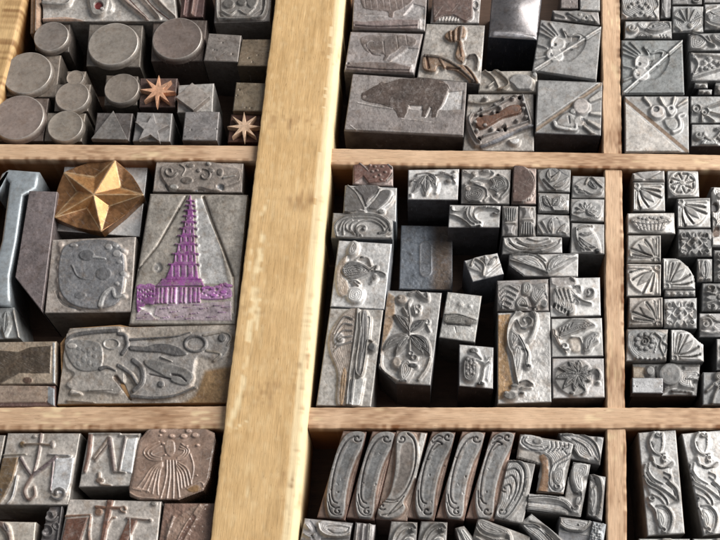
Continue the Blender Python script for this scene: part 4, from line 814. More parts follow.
sort('corner_sort', 'diagonal corner sort with a ball flower and pale rays in its lower half', D10, UV(D10, [L([(0, .93), (.5, .46), (1.0, .0)], .06, None, -.35, (.20, .15, .11), 1.4, False), P([(0, 0), (.96, 0), (0, .88)], .75, (.335, .33, .325), 1.2), E(.685, .46, .135, .165, 1.05, (.44, .40, .38), 3), E(.66, .75, .09, .11, .95, (.50, .48, .46), 2.5), L([(.82, .34), (.98, .22)], .07, .13, .9, PALE, 1), L([(.84, .58), (.99, .58)], .05, .08, .9, PALE, 1), L([(.80, .72), (.97, .82)], .05, .08, .9, PALE, 1), L([(.74, .82), (.90, .97)], .05, .06, .9, PALE, 1),
    L([(.29, .78), (.34, .86), (.6, .90), (.62, .80)], .07, .05, 1, (.55, .54, .53), 1), P([(.30, .80), (.42, .60), (.55, .60), (.62, .82), (.45, .86)], .8, (.30, .29, .28), 2, True), E(.56, .56, .05, .06, .9, None, 1.5), L([(.50, .66), (.52, .78)], .03, .02, -.5, DINK, .8), E(.52, .90, .03, .03, 1.1, PALE, 1), E(.72, .70, .035, .04, -.5, DINK, .8)]), DG, (.12, .12, .13), rel=.09, group=GO, cat_='corner sort', ink=.05)
D11 = [(552.5, 10), (598.5, 11.5), (600, 24.5), (554, 19)]
sort('ornament_sort', 'thin sort with a pierced leaf band showing behind the tilted diagonal corner sort', D11, T([P([(340, 70), (420, 60), (500, 100), (540, 155), (440, 140), (380, 110)], .9, (.38, .37, .36), 6, True), L([(340, 75), (400, 110), (450, 130)], 8, 8, -.5, DINK, 4), [E(x, y, 14, 12, 1.1, PALE, 5) for x, y in ((420, 85), (455, 95), (440, 115), (480, 120))], E(455, 105, 7, 6, -.8, DINK, 3), L([(490, 90), (530, 150)], 12, 12, 1.1, PALE, 5), L([(260, 70), (330, 95)], 14, 8, .8, None, 5)], 510, 0, 6), (.33, .31, .30), rel=.1, cat_='ornament sort')
plain('brownish plain strip sort at the very top, left one of two beside the thin lath', [(561, -14), (578, -14), (578.5, 8.5), (560.5, 8)], (.23, .20, .19), cat_='strip sort', z=2.25)
plain('pale plain strip sort at the very top, touching the thin lath', [(579.5, -14), (600, -13), (600, 10.5), (580, 9.5)], (.36, .35, .34), cat_='strip sort')
# ================================================================== compartment of florals (middle)
KO = dict(cat_='ornament sort', groove=True, mound=.5)
E1 = [(353, 163.5), (393, 164), (393, 186), (352.5, 184)]
sort('ornament_sort', 'small reddish-brown dotted sort in the corner by the divider and the upper lath', E1, T([P([(240, 65), (300, 55), (345, 100), (350, 60), (480, 58), (515, 100), (510, 140), (470, 190), (350, 200), (310, 150), (240, 200)], .85, (.24, .125, .10), 8), L([(285, 55), (320, 85), (345, 110)], 12, 9, 1.1, (.5, .42, .39), 5), L([(490, 65), (528, 100), (510, 150), (480, 180)], 14, 9, 1.1, (.55, .50, .47), 5),
    [E(x, y, 13, 10, 1.15, (.46, .33, .28), 6) for x, y in ((395, 80), (450, 80), (375, 115), (430, 140), (470, 120), (395, 155), (440, 175), (360, 70), (410, 108))]], 320, 155, 7.2), (.42, .335, .31), rel=.1, rough=.1, cat_='ornament sort')
E2 = [(345, 185), (397, 187.5), (396, 222), (343, 213)]
sort('ornament_sort', 'sort with two dark broad leaves meeting in a V, below the reddish dotted sort', E2, T([
    P([(185, 215), (240, 225), (300, 300), (330, 380), (260, 400), (170, 415), (168, 330)], .9, (.25, .23, .215), 7), P([(235, 225), (320, 205), (420, 215), (430, 250), (360, 310), (330, 370), (300, 290)], .9, (.165, .15, .145), 7), P([(345, 375), (400, 310), (440, 250), (510, 250), (500, 310), (440, 370), (400, 390)], .95, (.22, .21, .205), 9, True),
    L([(200, 215), (260, 270), (305, 350), (320, 385)], 12, 8, 1.1, (.56, .53, .51), 5), L([(435, 240), (400, 300), (335, 360)], 15, 9, 1.15, (.60, .58, .56), 5), E(440, 400, 26, 18, .8, (.2, .19, .18), 8), L([(260, 385), (320, 400)], 20, 14, .8, (.5, .47, .45), 8), L([(440, 380), (500, 340), (530, 290)], 20, 14, .6, (.6, .59, .58), 9)], 320, 155, 7.2), (.47, .46, .45), (.22, .24, .26), rel=.12, cat_='ornament sort', mound=.5)
def waves(q, n, col=None):
    f = []
    return f
E3 = [(333, 212.5), (393.5, 214), (392.5, 239.5), (331, 238)]
sort('ornament_sort', 'wide sort of wave-like scrolls under the dark V-leaf sort', E3, T([
    P([(120, 400), (150, 345), (250, 325), (330, 330), (370, 370), (360, 420), (250, 440), (130, 435)], .45, (.40, .385, .37), 8, True),
    L([(118, 430), (112, 380), (150, 345), (210, 330), (300, 335), (350, 365), (362, 400)], 14, 12, 1, None, 5), L([(130, 400), (150, 360), (190, 345)], 11, 9, 1, None, 4), L([(150, 420), (152, 375), (185, 350), (240, 345), (300, 352), (340, 385)], 10, 9, 1.0, None, 4), L([(190, 410), (165, 400), (165, 375), (190, 358)], 9, 8, 1, None, 4), L([(200, 420), (182, 400), (190, 372), (215, 358)], 10, 8, 1, None, 4),
    SP(240, 398, 6, 34, -.5, 4.4, 10, 11, 1, None, 4), L([(215, 425), (205, 395), (225, 368), (270, 358), (320, 380), (335, 410)], 10, 8, 1, None, 4), L([(310, 415), (340, 410), (355, 390)], 12, 8, 1, DINK, 5), L([(120, 430), (250, 440), (380, 437)], 8, 8, .8, None, 4), E(240, 397, 8, 7, 1.1, DINK, 3)], 310, 140, 4.5), (.40, .385, .37), (.17, .18, .19), rel=.13, **KO)
E4 = [(338.5, 240), (392, 243.5), (384.5, 309.5), (330, 306.5)]
sort('ornament_sort', 'pale sort with a striped bud and curled tail pieces, left of the dark lying sort', E4, T([
    P([(240, 330), (290, 290), (370, 305), (440, 350), (430, 370), (370, 405), (290, 425), (240, 390), (225, 360)], 1, (.25, .24, .235), 8, True), [L([(245+i*4, 345+i*16), (330, 330+i*17), (420, 358+i*3)], 5, 3, -.4, (.42, .41, .4), 3) for i in range(5)],
    P([(290, 160), (320, 140), (350, 180), (330, 240), (280, 250), (270, 210)], .95, (.46, .44, .425), 12, True), L([(330, 280), (370, 258), (420, 270), (440, 320)], 16, 10, .9, (.6, .59, .58), 8), E(375, 262, 18, 10, .95, DINK, 5), L([(440, 350), (480, 325), (470, 350)], 16, 10, 1.1, (.2, .2, .2), 5), L([(450, 360), (510, 370), (540, 385)], 14, 12, 1.1, (.18, .18, .18), 5), E(465, 405, 20, 22, .95, (.28, .26, .25), 9), L([(440, 440), (470, 425)], 14, 8, 1.1, DINK, 5), L([(320, 445), (350, 470)], 18, 10, 1, (.24, .22, .21), 6), L([(290, 435), (330, 430), (360, 450)], 10, 7, 1, DINK, 5),
    P([(190, 350), (240, 260), (270, 240), (250, 330), (240, 400), (270, 440), (280, 520), (220, 540), (190, 470)], .55, (.44, .36, .29), 16, True), P([(280, 490), (340, 470), (390, 510), (360, 590), (270, 570)], .8, (.6, .59, .58), 16, True)], 310, 220, 7.2), (.52, .51, .50), (.24, .25, .27), rel=.14, rough=.1, **KO)
E5 = [(330, 308), (383.5, 309.5), (371, 407), (316, 405.5)]
sort('ornament_sort', 'tall sort with a ribbed wing and long upright stems, between thick divider and lower lath', E5, T([
    P([(185, 180), (240, 135), (290, 130), (270, 240), (250, 400), (240, 480), (220, 560), (230, 720), (160, 700), (165, 520), (120, 400), (118, 290)], .55, (.37, .31, .265), 14, True),
    [L([(255-i*2, 200+i*34), (200-i*4, 190+i*42), (140-i*2+i*3, 290+i*26)], 14, 9, 1, (.43, .40, .38), 6) for i in range(5)], E(170, 320, 44, 50, .75, (.42, .40, .385), 22), E(178, 325, 22, 20, 1.1, (.52, .49, .46), 12),
    L([(285, 130), (275, 260), (250, 430), (235, 540), (215, 720)], 13, 11, 1.05, (.42, .40, .38), 5), L([(320, 150), (300, 300), (280, 420), (262, 540), (245, 700)], 10, 9, 1, (.21, .20, .20), 5), P([(310, 160), (330, 145), (345, 180), (345, 330), (325, 420), (315, 480), (300, 540), (280, 520), (300, 330)], .9, (.22, .21, .205), 7, True),
    L([(300, 160), (298, 300), (275, 480), (285, 535), (312, 530), (335, 400), (345, 330), (375, 335)], 8, 8, 1.1, PALE, 4), L([(345, 180), (362, 200), (350, 320)], 10, 8, .8, (.6, .59, .58), 6), E(370, 370, 26, 30, .95, (.2, .2, .2), 12), P([(240, 560), (270, 560), (250, 730), (215, 730)], .9, (.27, .265, .26), 6), P([(270, 560), (330, 545), (300, 720), (250, 725)], .35, (.6, .59, .57), 12), P([(190, 500), (225, 520), (200, 720), (170, 690)], .6, (.36, .24, .14), 14, True)], 310, 285, 6), (.46, .435, .405), (.22, .21, .20), rel=.14, rough=.1, step=.46, **KO)
E6 = [(401, 225), (452.5, 226), (452.5, 290.5), (399, 289)]
sort('lying_sort', 'dark bluish sort lying flat deep in the compartment, with a long rounded pin mark', E6, T([L([(255, 195), (255, 365)], 92, 92, 1, (.24, .25, .28), 5), L([(255, 195), (255, 365)], 72, 72, -.3, (.17, .18, .20), 5), P([(305, -60), (460, -60), (460, 620), (280, 620)], .3, (.16, .12, .095), 90), E(150, 240, 12, 6, .8, None, 4)], 390, 220, 7.2), (.17, .19, .22), z=1.12, rel=.03, cat_='lying sort', rough=.14)
E7 = [(408, 169.5), (459.5, 168.5), (458, 200), (407.5, 199.5)]
sort('ornament_sort', 'sort with a five-part hanging leaf and beads, alone above the dark lying sort', E7, T([
    leaf(260, 140, 140, 180, 40, -.1, .9, (.26, .25, .245), 5), leaf(260, 140, 165, 260, 44, 0, 1, (.14, .135, .135), 5), leaf(262, 145, 255, 285, 60, 0, 1, (.135, .13, .13), 5), leaf(270, 140, 330, 215, 56, -.12, 1, (.16, .155, .155), 5), L([(190, 135), (260, 125), (330, 140), (400, 125)], 12, 10, 1, (.30, .28, .27), 5), L([(225, 205), (265, 145), (310, 210)], 9, 7, 1.1, PALE, 4), L([(145, 205), (200, 160), (265, 140)], 9, 7, 1.1, (.45, .43, .42), 4),
    L([(370, 120), (430, 140), (470, 190)], 20, 12, .9, (.22, .19, .18), 7), E(460, 150, 18, 18, 1.1, (.58, .57, .56), 8), E(462, 115, 12, 10, 1, (.4, .38, .36), 6), E(420, 180, 20, 14, .9, (.24, .22, .2), 8), E(148, 280, 12, 10, .9, DINK, 5), L([(330, 260), (350, 190)], 22, 14, .6, (.6, .59, .58), 9)], 390, 155, 7.2), (.54, .53, .52), (.13, .12, .125), rel=.12, **KO)
E8 = [(461.5, 169), (511.5, 169), (509.5, 204), (461, 203)]
sort('ornament_sort', 'sort with a swirling two-petalled flower and pale beads, left of the brown half-oval sort', E8, T([
    P([(190, 230), (250, 215), (320, 245), (310, 300), (270, 335), (200, 330), (170, 290)], 1, (.20, .19, .185), 9, True), P([(360, 170), (420, 145), (470, 170), (485, 220), (440, 245), (410, 265), (385, 250), (350, 240), (380, 205)], 1, (.22, .215, .21), 8, True), L([(220, 180), (280, 160), (340, 165), (390, 130), (360, 100)], 20, 12, .9, (.5, .49, .48), 8), L([(430, 140), (490, 180), (490, 240), (440, 300)], 16, 12, 1.05, (.58, .57, .56), 7), L([(250, 205), (330, 240), (340, 290)], 12, 9, 1.1, (.52, .5, .49), 5),
    E(245, 130, 20, 20, 1.1, (.56, .5, .45), 9), E(200, 240, 22, 20, 1.1, (.58, .52, .47), 9), E(180, 210, 14, 12, 1, None, 7), E(330, 110, 36, 16, .9, (.36, .34, .33), 10), E(405, 280, 14, 12, .95, DINK, 6), E(275, 200, 34, 12, .7, (.30, .29, .28), 8), E(285, 335, 18, 9, .9, DINK, 5), E(420, 135, 12, 7, .9, DINK, 4), L([(170, 110), (220, 130)], 26, 12, .8, (.33, .3, .28), 9), L([(320, 320), (360, 280), (380, 310), (410, 330)], 14, 10, .9, PALE, 6)], 440, 155, 7.2), (.46, .435, .415), (.22, .21, .2), rel=.13, rough=.1, **KO)
E9 = [(513, 166.5), (536.5, 167.5), (536, 204), (511.5, 203.5)]
sort('ornament_sort', 'narrow sort with a brown inked half-oval and pale toothed edge, between two florals', E9, T([P([(525, 90), (580, 70), (620, 90), (665, 140), (685, 210), (670, 270), (630, 320), (580, 345), (520, 330)], 1, (.185, .115, .095), 7, True), L([(610, 85), (668, 130), (690, 210), (672, 280)], 12, 9, .9, (.55, .47, .43), 5), [L([(585+i*16, 345-i*8), (600+i*16, 318-i*9)], 10, 4, 1, (.6, .56, .53), 4) for i in range(5)], E(535, 260, 10, 12, 1.1, (.13, .06, .05), 5)], 440, 155, 7.2), (.37, .29, .26), (.2, .16, .15), rel=.1, cat_='ornament sort')
E10 = [(449.5, 204.5), (501, 205.5), (499.5, 227.5), (448, 227.5)]
sort('ornament_sort', 'wide sort with a curling double scroll directly below the swirling two-petalled flower', E10, T([L([(85, 365), (90, 395), (130, 402), (175, 385), (185, 365)], 11, 9, 1, (.25, .245, .24), 4), L([(70, 420), (130, 440), (190, 475), (230, 510), (290, 500)], 13, 12, 1, (.24, .23, .225), 5), L([(200, 370), (190, 420), (215, 470), (250, 490)], 11, 10, 1, (.3, .29, .285), 4), L([(225, 365), (215, 415), (235, 455), (275, 480)], 11, 10, 1, None, 4), L([(330, 368), (270, 385), (245, 420), (260, 460), (295, 480)], 12, 12, 1, (.26, .25, .245), 5), L([(340, 375), (400, 380), (430, 400), (410, 420), (380, 412)], 11, 8, 1, (.22, .215, .21), 4), E(392, 415, 14, 9, 1.05, DINK, 5), L([(280, 370), (340, 362), (420, 370)], 9, 7, .9, None, 4)], 440, 155, 7.2), (.53, .52, .51), (.13, .12, .125), rel=.13, **KO)
def vase(q, flip):
    v = [P([(.12, .04), (.88, .04), (.92, .20), (.84, .42), (.70, .50), (.30, .50), (.16, .42), (.08, .20)], 1, (.27, .265, .26), 1.2), [L([(.2+.15*i, .06), (.24+.13*i, .46)], .05, .04, -.5, (.14, .14, .14), .7) for i in range(5)], L([(.18, .56), (.82, .56)], .09, None, 1.05, PALE, .8), P([(.22, .62), (.78, .62), (.66, .80), (.74, .97), (.26, .97), (.34, .80)], .9, (.45, .43, .42), 1.4), L([(.15, .97), (.85, .97)], .06, None, .8, PALE, .8)]
    if flip: v = turn(v, 2)
    return UV(q, v)
E11 = [(502.5, 205.5), (518.3, 206), (517.8, 236), (502, 235.5)]; E12 = [(519.3, 205.5), (536, 206), (535.8, 236.5), (518.8, 236)]
sort('vase_sort', 'little fluted vase sort standing upright, left one of an opposed pair', E11, vase(E11, False), (.30, .285, .275), rel=.12, group='pair of little vase sorts', cat_='ornament sort')
sort('vase_sort', 'little fluted vase sort set upside down, right one of an opposed pair', E12, vase(E12, True), (.30, .285, .275), rel=.12, group='pair of little vase sorts', cat_='ornament sort')
GL = 'small leaf ornament sorts in a block of six'
def leafy(label, q, feats, col=(.44, .43, .42), **k): return sort('leaf_sort', label, q, feats, col, tuple(np.array(col)*.6), rel=.13, group=GL, cat_='leaf sort', groove=True, mound=.5, **k)
E13 = [(537.5, 168.5), (571, 169), (570, 192), (538, 191)]
leafy('leaf sort with slanted folded blades and a dark left edge, just under the lath', E13, T([P([(170, 120), (240, 85), (330, 90), (400, 110), (395, 200), (330, 250), (260, 260), (200, 200)], .5, (.33, .32, .31), 12, True), leaf(240, 190, 330, 100, 34, .1, 1.1, PALE, 6), leaf(270, 225, 390, 150, 36, .1, 1.1, (.6, .59, .58), 6), leaf(250, 180, 250, 90, 30, -.1, 1.1, (.4, .39, .38), 6), L([(210, 170), (260, 220), (300, 250)], 16, 12, 1.1, (.24, .235, .23), 6), L([(310, 95), (350, 125), (380, 140)], 12, 9, -.5, DINK, 4), L([(270, 95), (300, 120)], 10, 8, -.5, DINK, 4), L([(260, 150), (300, 130)], 8, 5, -.6, DINK, 4)], 515, 155, 7.2))
E14 = [(572.5, 175.5), (605, 176.5), (605, 198), (571.5, 197.5)]
leafy('leaf sort like a ribbed shell with a dark eye, topmost beside the thin lath', E14, T([P([(420, 220), (470, 170), (550, 150), (620, 190), (640, 230), (580, 285), (500, 280), (440, 270)], .5, (.37, .36, .35), 12, True), [L([(440+i*14, 215+i*22), (480+i*14, 240+i*14)], 14, 8, 1.1, (.54, .53, .52), 5) for i in range(3)], L([(510, 200), (530, 160), (560, 160), (600, 200), (630, 225)], 14, 9, 1.1, PALE, 5), P([(525, 205), (550, 175), (600, 225), (570, 240)], .8, (.13, .13, .13), 6, True), L([(550, 190), (575, 225)], 8, 5, 1.1, (.5, .5, .5), 4), L([(500, 250), (560, 275), (620, 260)], 14, 10, 1, (.45, .44, .43), 6)], 515, 155, 7.2))
E15 = [(538, 192.5), (569.5, 193.5), (569, 213), (538, 212.5)]
leafy('leaf sort with smooth overlapping dull petals, left of the star-shaped ribbed leaf', E15, T([P([(165, 280), (270, 275), (350, 290), (385, 380), (380, 410), (260, 410), (190, 410), (165, 350)], .6, (.28, .275, .27), 9, True), leaf(260, 370, 200, 285, 60, 0, 1, (.24, .235, .23), 6), leaf(270, 360, 330, 290, 60, 0, 1, (.26, .255, .25), 6), L([(265, 370), (240, 320), (225, 285)], 7, 5, 1.1, PALE, 4), L([(270, 370), (290, 395), (380, 395)], 14, 10, 1.1, (.18, .175, .17), 6), P([(330, 340), (385, 310), (385, 370), (320, 375)], .7, (.56, .55, .54), 12, True)], 515, 155, 7.2), (.38, .37, .36))
E16 = [(571, 198.5), (604.5, 199), (604, 221.5), (570.5, 220.5)]
leafy('leaf sort with seven narrow ribs spreading like a star, beside the thin lath', E16, T([P([(405, 380), (450, 320), (540, 310), (620, 350), (630, 400), (590, 450), (500, 455), (430, 430)], .5, (.33, .325, .32), 12, True), [leaf(510, 400, 510+math.cos(a)*90, 400-math.sin(a)*70, 24, .05, 1.1, (.5, .49, .48), 5) for a in (-.5, .1, .6, 1.1, 1.6, 2.1, 2.7, 3.3)], L([(410, 420), (500, 450), (590, 440)], 16, 10, .9, (.24, .235, .23), 7)], 515, 155, 7.2))
E17 = [(537, 214), (569.5, 215), (570, 237), (536.5, 234.5)]
leafy('leaf sort with folded slanting blades, lowest in its column above the wide scroll', E17, T([P([(160, 490), (240, 440), (300, 440), (380, 500), (380, 560), (160, 560)], .5, (.36, .355, .35), 12, True), L([(165, 500), (200, 560)], 16, 12, 1.1, PALE, 5), L([(195, 475), (240, 550)], 16, 12, 1.1, PALE, 5), leaf(270, 560, 270, 440, 40, -.1, 1.1, (.45, .44, .43), 6), L([(250, 490), (300, 440), (330, 500)], 10, 8, -.5, DINK, 5), leaf(300, 560, 370, 480, 40, .1, 1.1, (.52, .51, .5), 6), L([(320, 540), (370, 560)], 12, 9, 1, PALE, 5)], 515, 155, 7.2))
E18 = [(571.5, 222.5), (604.5, 224), (604.5, 254), (570.5, 253)]
leafy('leaf sort with bending palm-like ribs, above a dark gap by the thin lath', E18, T([P([(440, 60), (500, 20), (560, 70), (600, 140), (610, 210), (560, 240), (480, 220), (440, 130)], .5, (.40, .39, .38), 12, True), L([(455, 60), (500, 40), (560, 35)], 14, 8, 1.1, PALE, 5), leaf(460, 90, 570, 80, 24, .1, 1.1, (.5, .49, .48), 5), leaf(460, 110, 600, 190, 34, .16, 1.1, (.36, .355, .35), 6), leaf(455, 130, 560, 215, 30, .1, 1.1, (.4, .39, .38), 6), leaf(450, 150, 510, 215, 26, .05, 1.1, (.52, .51, .5), 5), E(595, 215, 20, 16, 1, DINK, 8), L([(440, 50), (445, 120), (480, 210)], 14, 10, 1, (.2, .2, .2), 6)], 515, 220, 7.2))
E19 = [(503, 237), (562, 237), (562.5, 253), (502, 254)]
sort('ornament_sort', 'wide sort of long shallow curved ripples above the two-leaf sort', E19, T([P([(275, 380), (300, 365), (500, 365), (495, 395), (440, 420), (320, 425), (280, 405)], .4, None, 6, True), L([(280, 375), (290, 400), (330, 418), (420, 420), (480, 400), (497, 375)], 9, 8, 1.05, None, 4), L([(300, 370), (320, 395), (370, 408), (440, 403), (480, 385)], 7, 7, 1, None, 3), L([(330, 370), (360, 390), (410, 393), (460, 380)], 7, 6, 1, None, 3), L([(370, 370), (410, 380), (450, 370)], 6, 5, 1, None, 3), L([(300, 385), (340, 410), (420, 415)], 4, 4, -.7, DINK, 2), L([(330, 385), (380, 402), (440, 398)], 4, 4, -.6, DINK, 2)], 430, 140, 3.79), (.41, .40, .39), (.2, .19, .19), rel=.12, **KO)
E20 = [(509, 254.5), (578.5, 253), (578, 276.5), (508.5, 276)]; E20P = [(509, 254.5), (578.5, 253), (578, 276.5), (525, 276), (509, 264)]
sort('ornament_sort', 'wide pale sort with two long veined leaves opening in a V, one corner clipped', E20, T([leaf(445, 500, 305, 445, 42, .12, .9, (.46, .45, .44), 5, False), leaf(447, 500, 558, 440, 44, -.12, .9, (.5, .49, .48), 5, False), L([(445, 500), (380, 475), (305, 452)], 8, 5, 1.1, (.16, .16, .16), 3), L([(448, 500), (500, 465), (556, 440)], 8, 5, 1.15, (.62, .61, .6), 3), L([(310, 432), (380, 432), (430, 460), (445, 495)], 7, 6, 1.1, (.17, .17, .17), 3), L([(448, 490), (455, 460), (490, 435), (550, 430)], 6, 5, 1.05, (.3, .3, .3), 3), L([(410, 432), (440, 455)], 9, 6, 1, (.25, .25, .24), 4)], 430, 140, 3.79), (.47, .46, .45), (.24, .23, .23), rel=.12, poly=E20P, **KO)
E21 = [(464, 260.5), (497.5, 252.5), (504, 274), (472.5, 282)]
sort('leaf_sort', 'small leaf sort twisted out of line, standing alone over the dark middle of the compartment', E21, T([P([(190, 310), (240, 270), (300, 240), (410, 250), (420, 290), (370, 340), (330, 390), (280, 370), (210, 340)], .5, (.37, .36, .35), 12, True), L([(225, 320), (250, 275), (300, 300), (320, 330), (310, 390)], 18, 12, 1.1, PALE, 6), leaf(330, 330, 320, 245, 30, .1, 1.1, (.5, .49, .48), 5), leaf(340, 320, 400, 250, 28, .1, 1.1, (.48, .47, .46), 5), L([(345, 275), (390, 270)], 9, 7, -.5, DINK, 4), L([(330, 400), (440, 310)], 20, 14, .7, (.66, .65, .64), 8), L([(240, 300), (290, 350)], 10, 8, -.5, DINK, 4), L([(300, 270), (350, 290)], 10, 7, 1.15, PALE, 4), E(405, 262, 10, 9, 1, DINK, 4)], 440, 220, 7.2), (.55, .54, .53), (.08, .085, .10), rel=.13, cat_='leaf sort')
E22 = [(497, 280.5), (548.5, 278.5), (549, 311), (497, 311)]
sort('ornament_sort', 'dull dark sort with a feather fan and pale bulb, above the tall slender stem', E22, T([P([(400, 20), (550, 20), (530, 100), (500, 170), (440, 180), (400, 100)], .6, (.27, .26, .255), 12, True), [L([(530-i*14, 60+i*26), (470-i*8, 30+i*30), (420+i*4, 60+i*30)], 12, 7, 1.1, (.38, .37, .36), 5) for i in range(5)], P([(560, 15), (600, 10), (615, 50), (590, 90), (555, 85), (550, 50)], 1.1, (.50, .49, .47), 10, True), P([(510, 130), (550, 90), (590, 120), (590, 165), (530, 170)], 1, (.5, .48, .46), 12, True), P([(610, 20), (705, 10), (710, 120), (690, 80), (640, 160), (600, 100)], .8, (.235, .23, .225), 10), L([(630, 165), (660, 120), (690, 90)], 18, 8, 1.1, (.58, .57, .55), 7), E(685, 135, 22, 26, .5, (.12, .12, .12), 9), L([(540, 150), (640, 165)], 12, 10, -.5, DINK, 5)], 430, 280, 6), (.30, .28, .27), (.2, .18, .17), rel=.13, **KO)
E23 = [(497.5, 312.5), (550.5, 311.5), (551.5, 402), (497.5, 404)]
sort('ornament_sort', 'tall pale sort with one slender curling plant stem, brown along its left side', E23, T([
    P([(-40, 200), (85, 190), (70, 260), (60, 400), (80, 520), (100, 620), (60, 700), (-40, 720)], .03, (.40, .255, .135), 10),  # left side browner than the rest
    L([(115, 190), (75, 250), (62, 330), (72, 400), (95, 450), (115, 560), (130, 620)], 10, 9, 1, (.62, .60, .57), 5), P([(110, 240), (80, 300), (75, 370), (100, 420), (115, 380), (135, 330), (100, 290)], .9, (.33, .32, .31), 8, True), L([(115, 190), (160, 170), (210, 175), (235, 230), (215, 320), (190, 360)], 20, 16, 1, (.58, .57, .56), 8), SP(175, 240, 12, 44, 4, -1.6, 14, 12, 1, (.24, .235, .23), 6), L([(120, 235), (150, 290)], 10, 7, 1.05, DINK, 5), E(160, 285, 22, 10, 1, DINK, 6), L([(130, 330), (160, 380), (180, 440), (185, 520)], 26, 18, .95, (.6, .59, .58), 10),
    P([(105, 400), (140, 390), (155, 440), (140, 540), (120, 600), (95, 500)], .9, (.42, .41, .4), 8, True), L([(170, 410), (185, 440), (175, 500)], 22, 14, 1, (.22, .22, .22), 7), L([(150, 410), (180, 412)], 10, 8, 1.1, DINK, 5), E(190, 510, 18, 9, 1.1, (.17, .17, .17), 5), L([(140, 610), (180, 600), (215, 622)], 13, 12, 1.1, (.16, .16, .16), 5), E(80, 690, 48, 30, .95, (.33, .31, .29), 14), E(55, 675, 16, 13, 1.15, (.55, .52, .49), 7), E(105, 630, 26, 12, 1, (.3, .29, .28), 7), E(150, 675, 18, 9, 1.1, (.2, .2, .2), 5), L([(150, 640), (210, 640)], 12, 6, .9, PALE, 6)], 430+67, 280, 6.0), (.515, .50, .485), (.24, .235, .23), rel=.15, rough=.14, step=.46, **KO)
E24 = [(549.5, 278), (600, 277), (601, 315.5), (550, 317)]
sort('ornament_sort', 'sort with a scalloped shell-like leaf and a hooked tendril, beside the thin lath', E24, T([P([(245, 30), (390, 25), (405, 80), (300, 95), (250, 80)], .5, (.27, .25, .24), 9), P([(258, 130), (275, 100), (350, 92), (400, 130), (410, 170), (380, 180), (390, 240), (350, 260), (290, 250), (260, 200)], .85, (.30, .29, .28), 8, True), [L([(275+i*26, 110+8*(i % 2)), (300+i*24, 170+i*8)], 15, 8, 1.15, (.46, .45, .43), 5) for i in range(4)], [E(268+i*20, 205+i*12, 9, 14, -.6, (.05, .05, .05), 4) for i in range(5)], L([(390, 150), (440, 180), (490, 195)], 16, 10, 1.05, (.25, .245, .24), 6), SP(478, 125, 8, 34, 3.6, -2.0, 14, 15, 1.05, (.17, .17, .17), 5), L([(395, 95), (420, 92), (425, 120)], 14, 9, 1, DINK, 5), L([(370, 40), (390, 60)], 14, 10, 1.1, (.5, .46, .43), 5), L([(380, 190), (400, 170), (415, 190)], 12, 8, 1, DINK, 5)], 510, 270, 6), (.52, .51, .50), (.23, .22, .22), rel=.14, **KO)
E25 = [(551, 318.5), (602, 317.5), (603.5, 356), (551.7, 357)]
sort('ornament_sort', 'sort with a saw-edged drooping leaf and a small spiral, between two other leaf sorts', E25, T([P([(290, 340), (370, 285), (450, 285), (520, 325), (470, 335), (455, 350), (430, 350), (400, 365), (340, 390), (300, 400)], .9, (.27, .265, .26), 7), L([(300, 385), (380, 350), (470, 330)], 6, 5, 1.15, (.45, .44, .43), 4), P([(450, 400), (500, 365), (540, 370), (520, 400), (535, 420), (500, 440), (480, 480), (445, 490), (440, 440)], .9, (.26, .255, .25), 7), L([(470, 470), (490, 420), (520, 385)], 6, 4, 1.15, (.42, .41, .4), 4), L([(265, 360), (270, 390), (300, 400)], 26, 16, .95, (.45, .40, .36), 9), SP(335, 450, 6, 30, 0, 5.4, 11, 12, 1, (.3, .28, .27), 5), L([(280, 400), (300, 440), (340, 490)], 20, 12, .85, (.36, .3, .26), 9), L([(370, 395), (420, 400), (440, 440)], 8, 6, .8, (.6, .58, .56), 5), P([(355, 400), (430, 400), (425, 480), (370, 480)], .3, (.47, .42, .37), 16, True), [L([(300+i*20, 375-i*12), (310+i*22, 345-i*10)], 8, 4, -.4, DINK, 4) for i in range(4)]], 510, 270, 6), (.50, .49, .475), (.23, .22, .22), rel=.14, **KO)
E26 = [(552, 358), (604, 358), (605, 397.5), (552.5, 398.5)]
sort('ornament_sort', 'sort with a dark many-lobed rosette flower standing in front of the lower lath', E26, T([P([(270, 260), (310, 200), (400, 170), (460, 190), (490, 250), (470, 330), (400, 390), (330, 370), (280, 320)], .5, (.26, .25, .24), 14, True), [leaf(412, 262, 412+math.cos(a)*r, 262-math.sin(a)*r*.9, w_, .05, 1, (.215, .21, .205), 6) for a, r, w_ in ((1.55, 100, 40), (2.2, 110, 40), (2.8, 140, 42), (3.35, 150, 46), (3.95, 140, 46), (4.5, 120, 44), (5.1, 110, 42), (5.7, 80, 38), (.1, 80, 34), (.8, 90, 38))], [L([(412, 262), (412+math.cos(a)*90, 262-math.sin(a)*80)], 6, 3, 1.15, (.42, .41, .4), 4) for a in (1.7, 3.0, 3.6, .5)], L([(480, 245), (520, 232), (540, 260), (535, 280)], 14, 12, 1.05, (.2, .2, .2), 6), L([(440, 330), (455, 360), (435, 378)], 18, 10, .95, (.17, .17, .17), 7), E(475, 300, 14, 9, 1, (.25, .25, .24), 5), E(372, 375, 16, 10, .95, DINK, 6), E(530, 310, 12, 8, .8, (.3, .3, .29), 5)], 510, 330, 6), (.50, .48, .47), (.15, .14, .14), rel=.14, **KO)
E27 = [(387.5, 290), (441.8, 292.5), (430.5, 385.5), (377.5, 382.5)]; E27P = [(387.5, 290), (441.8, 292.5), (430.5, 385.5), (396.5, 383.5), (377.8, 366.5)]
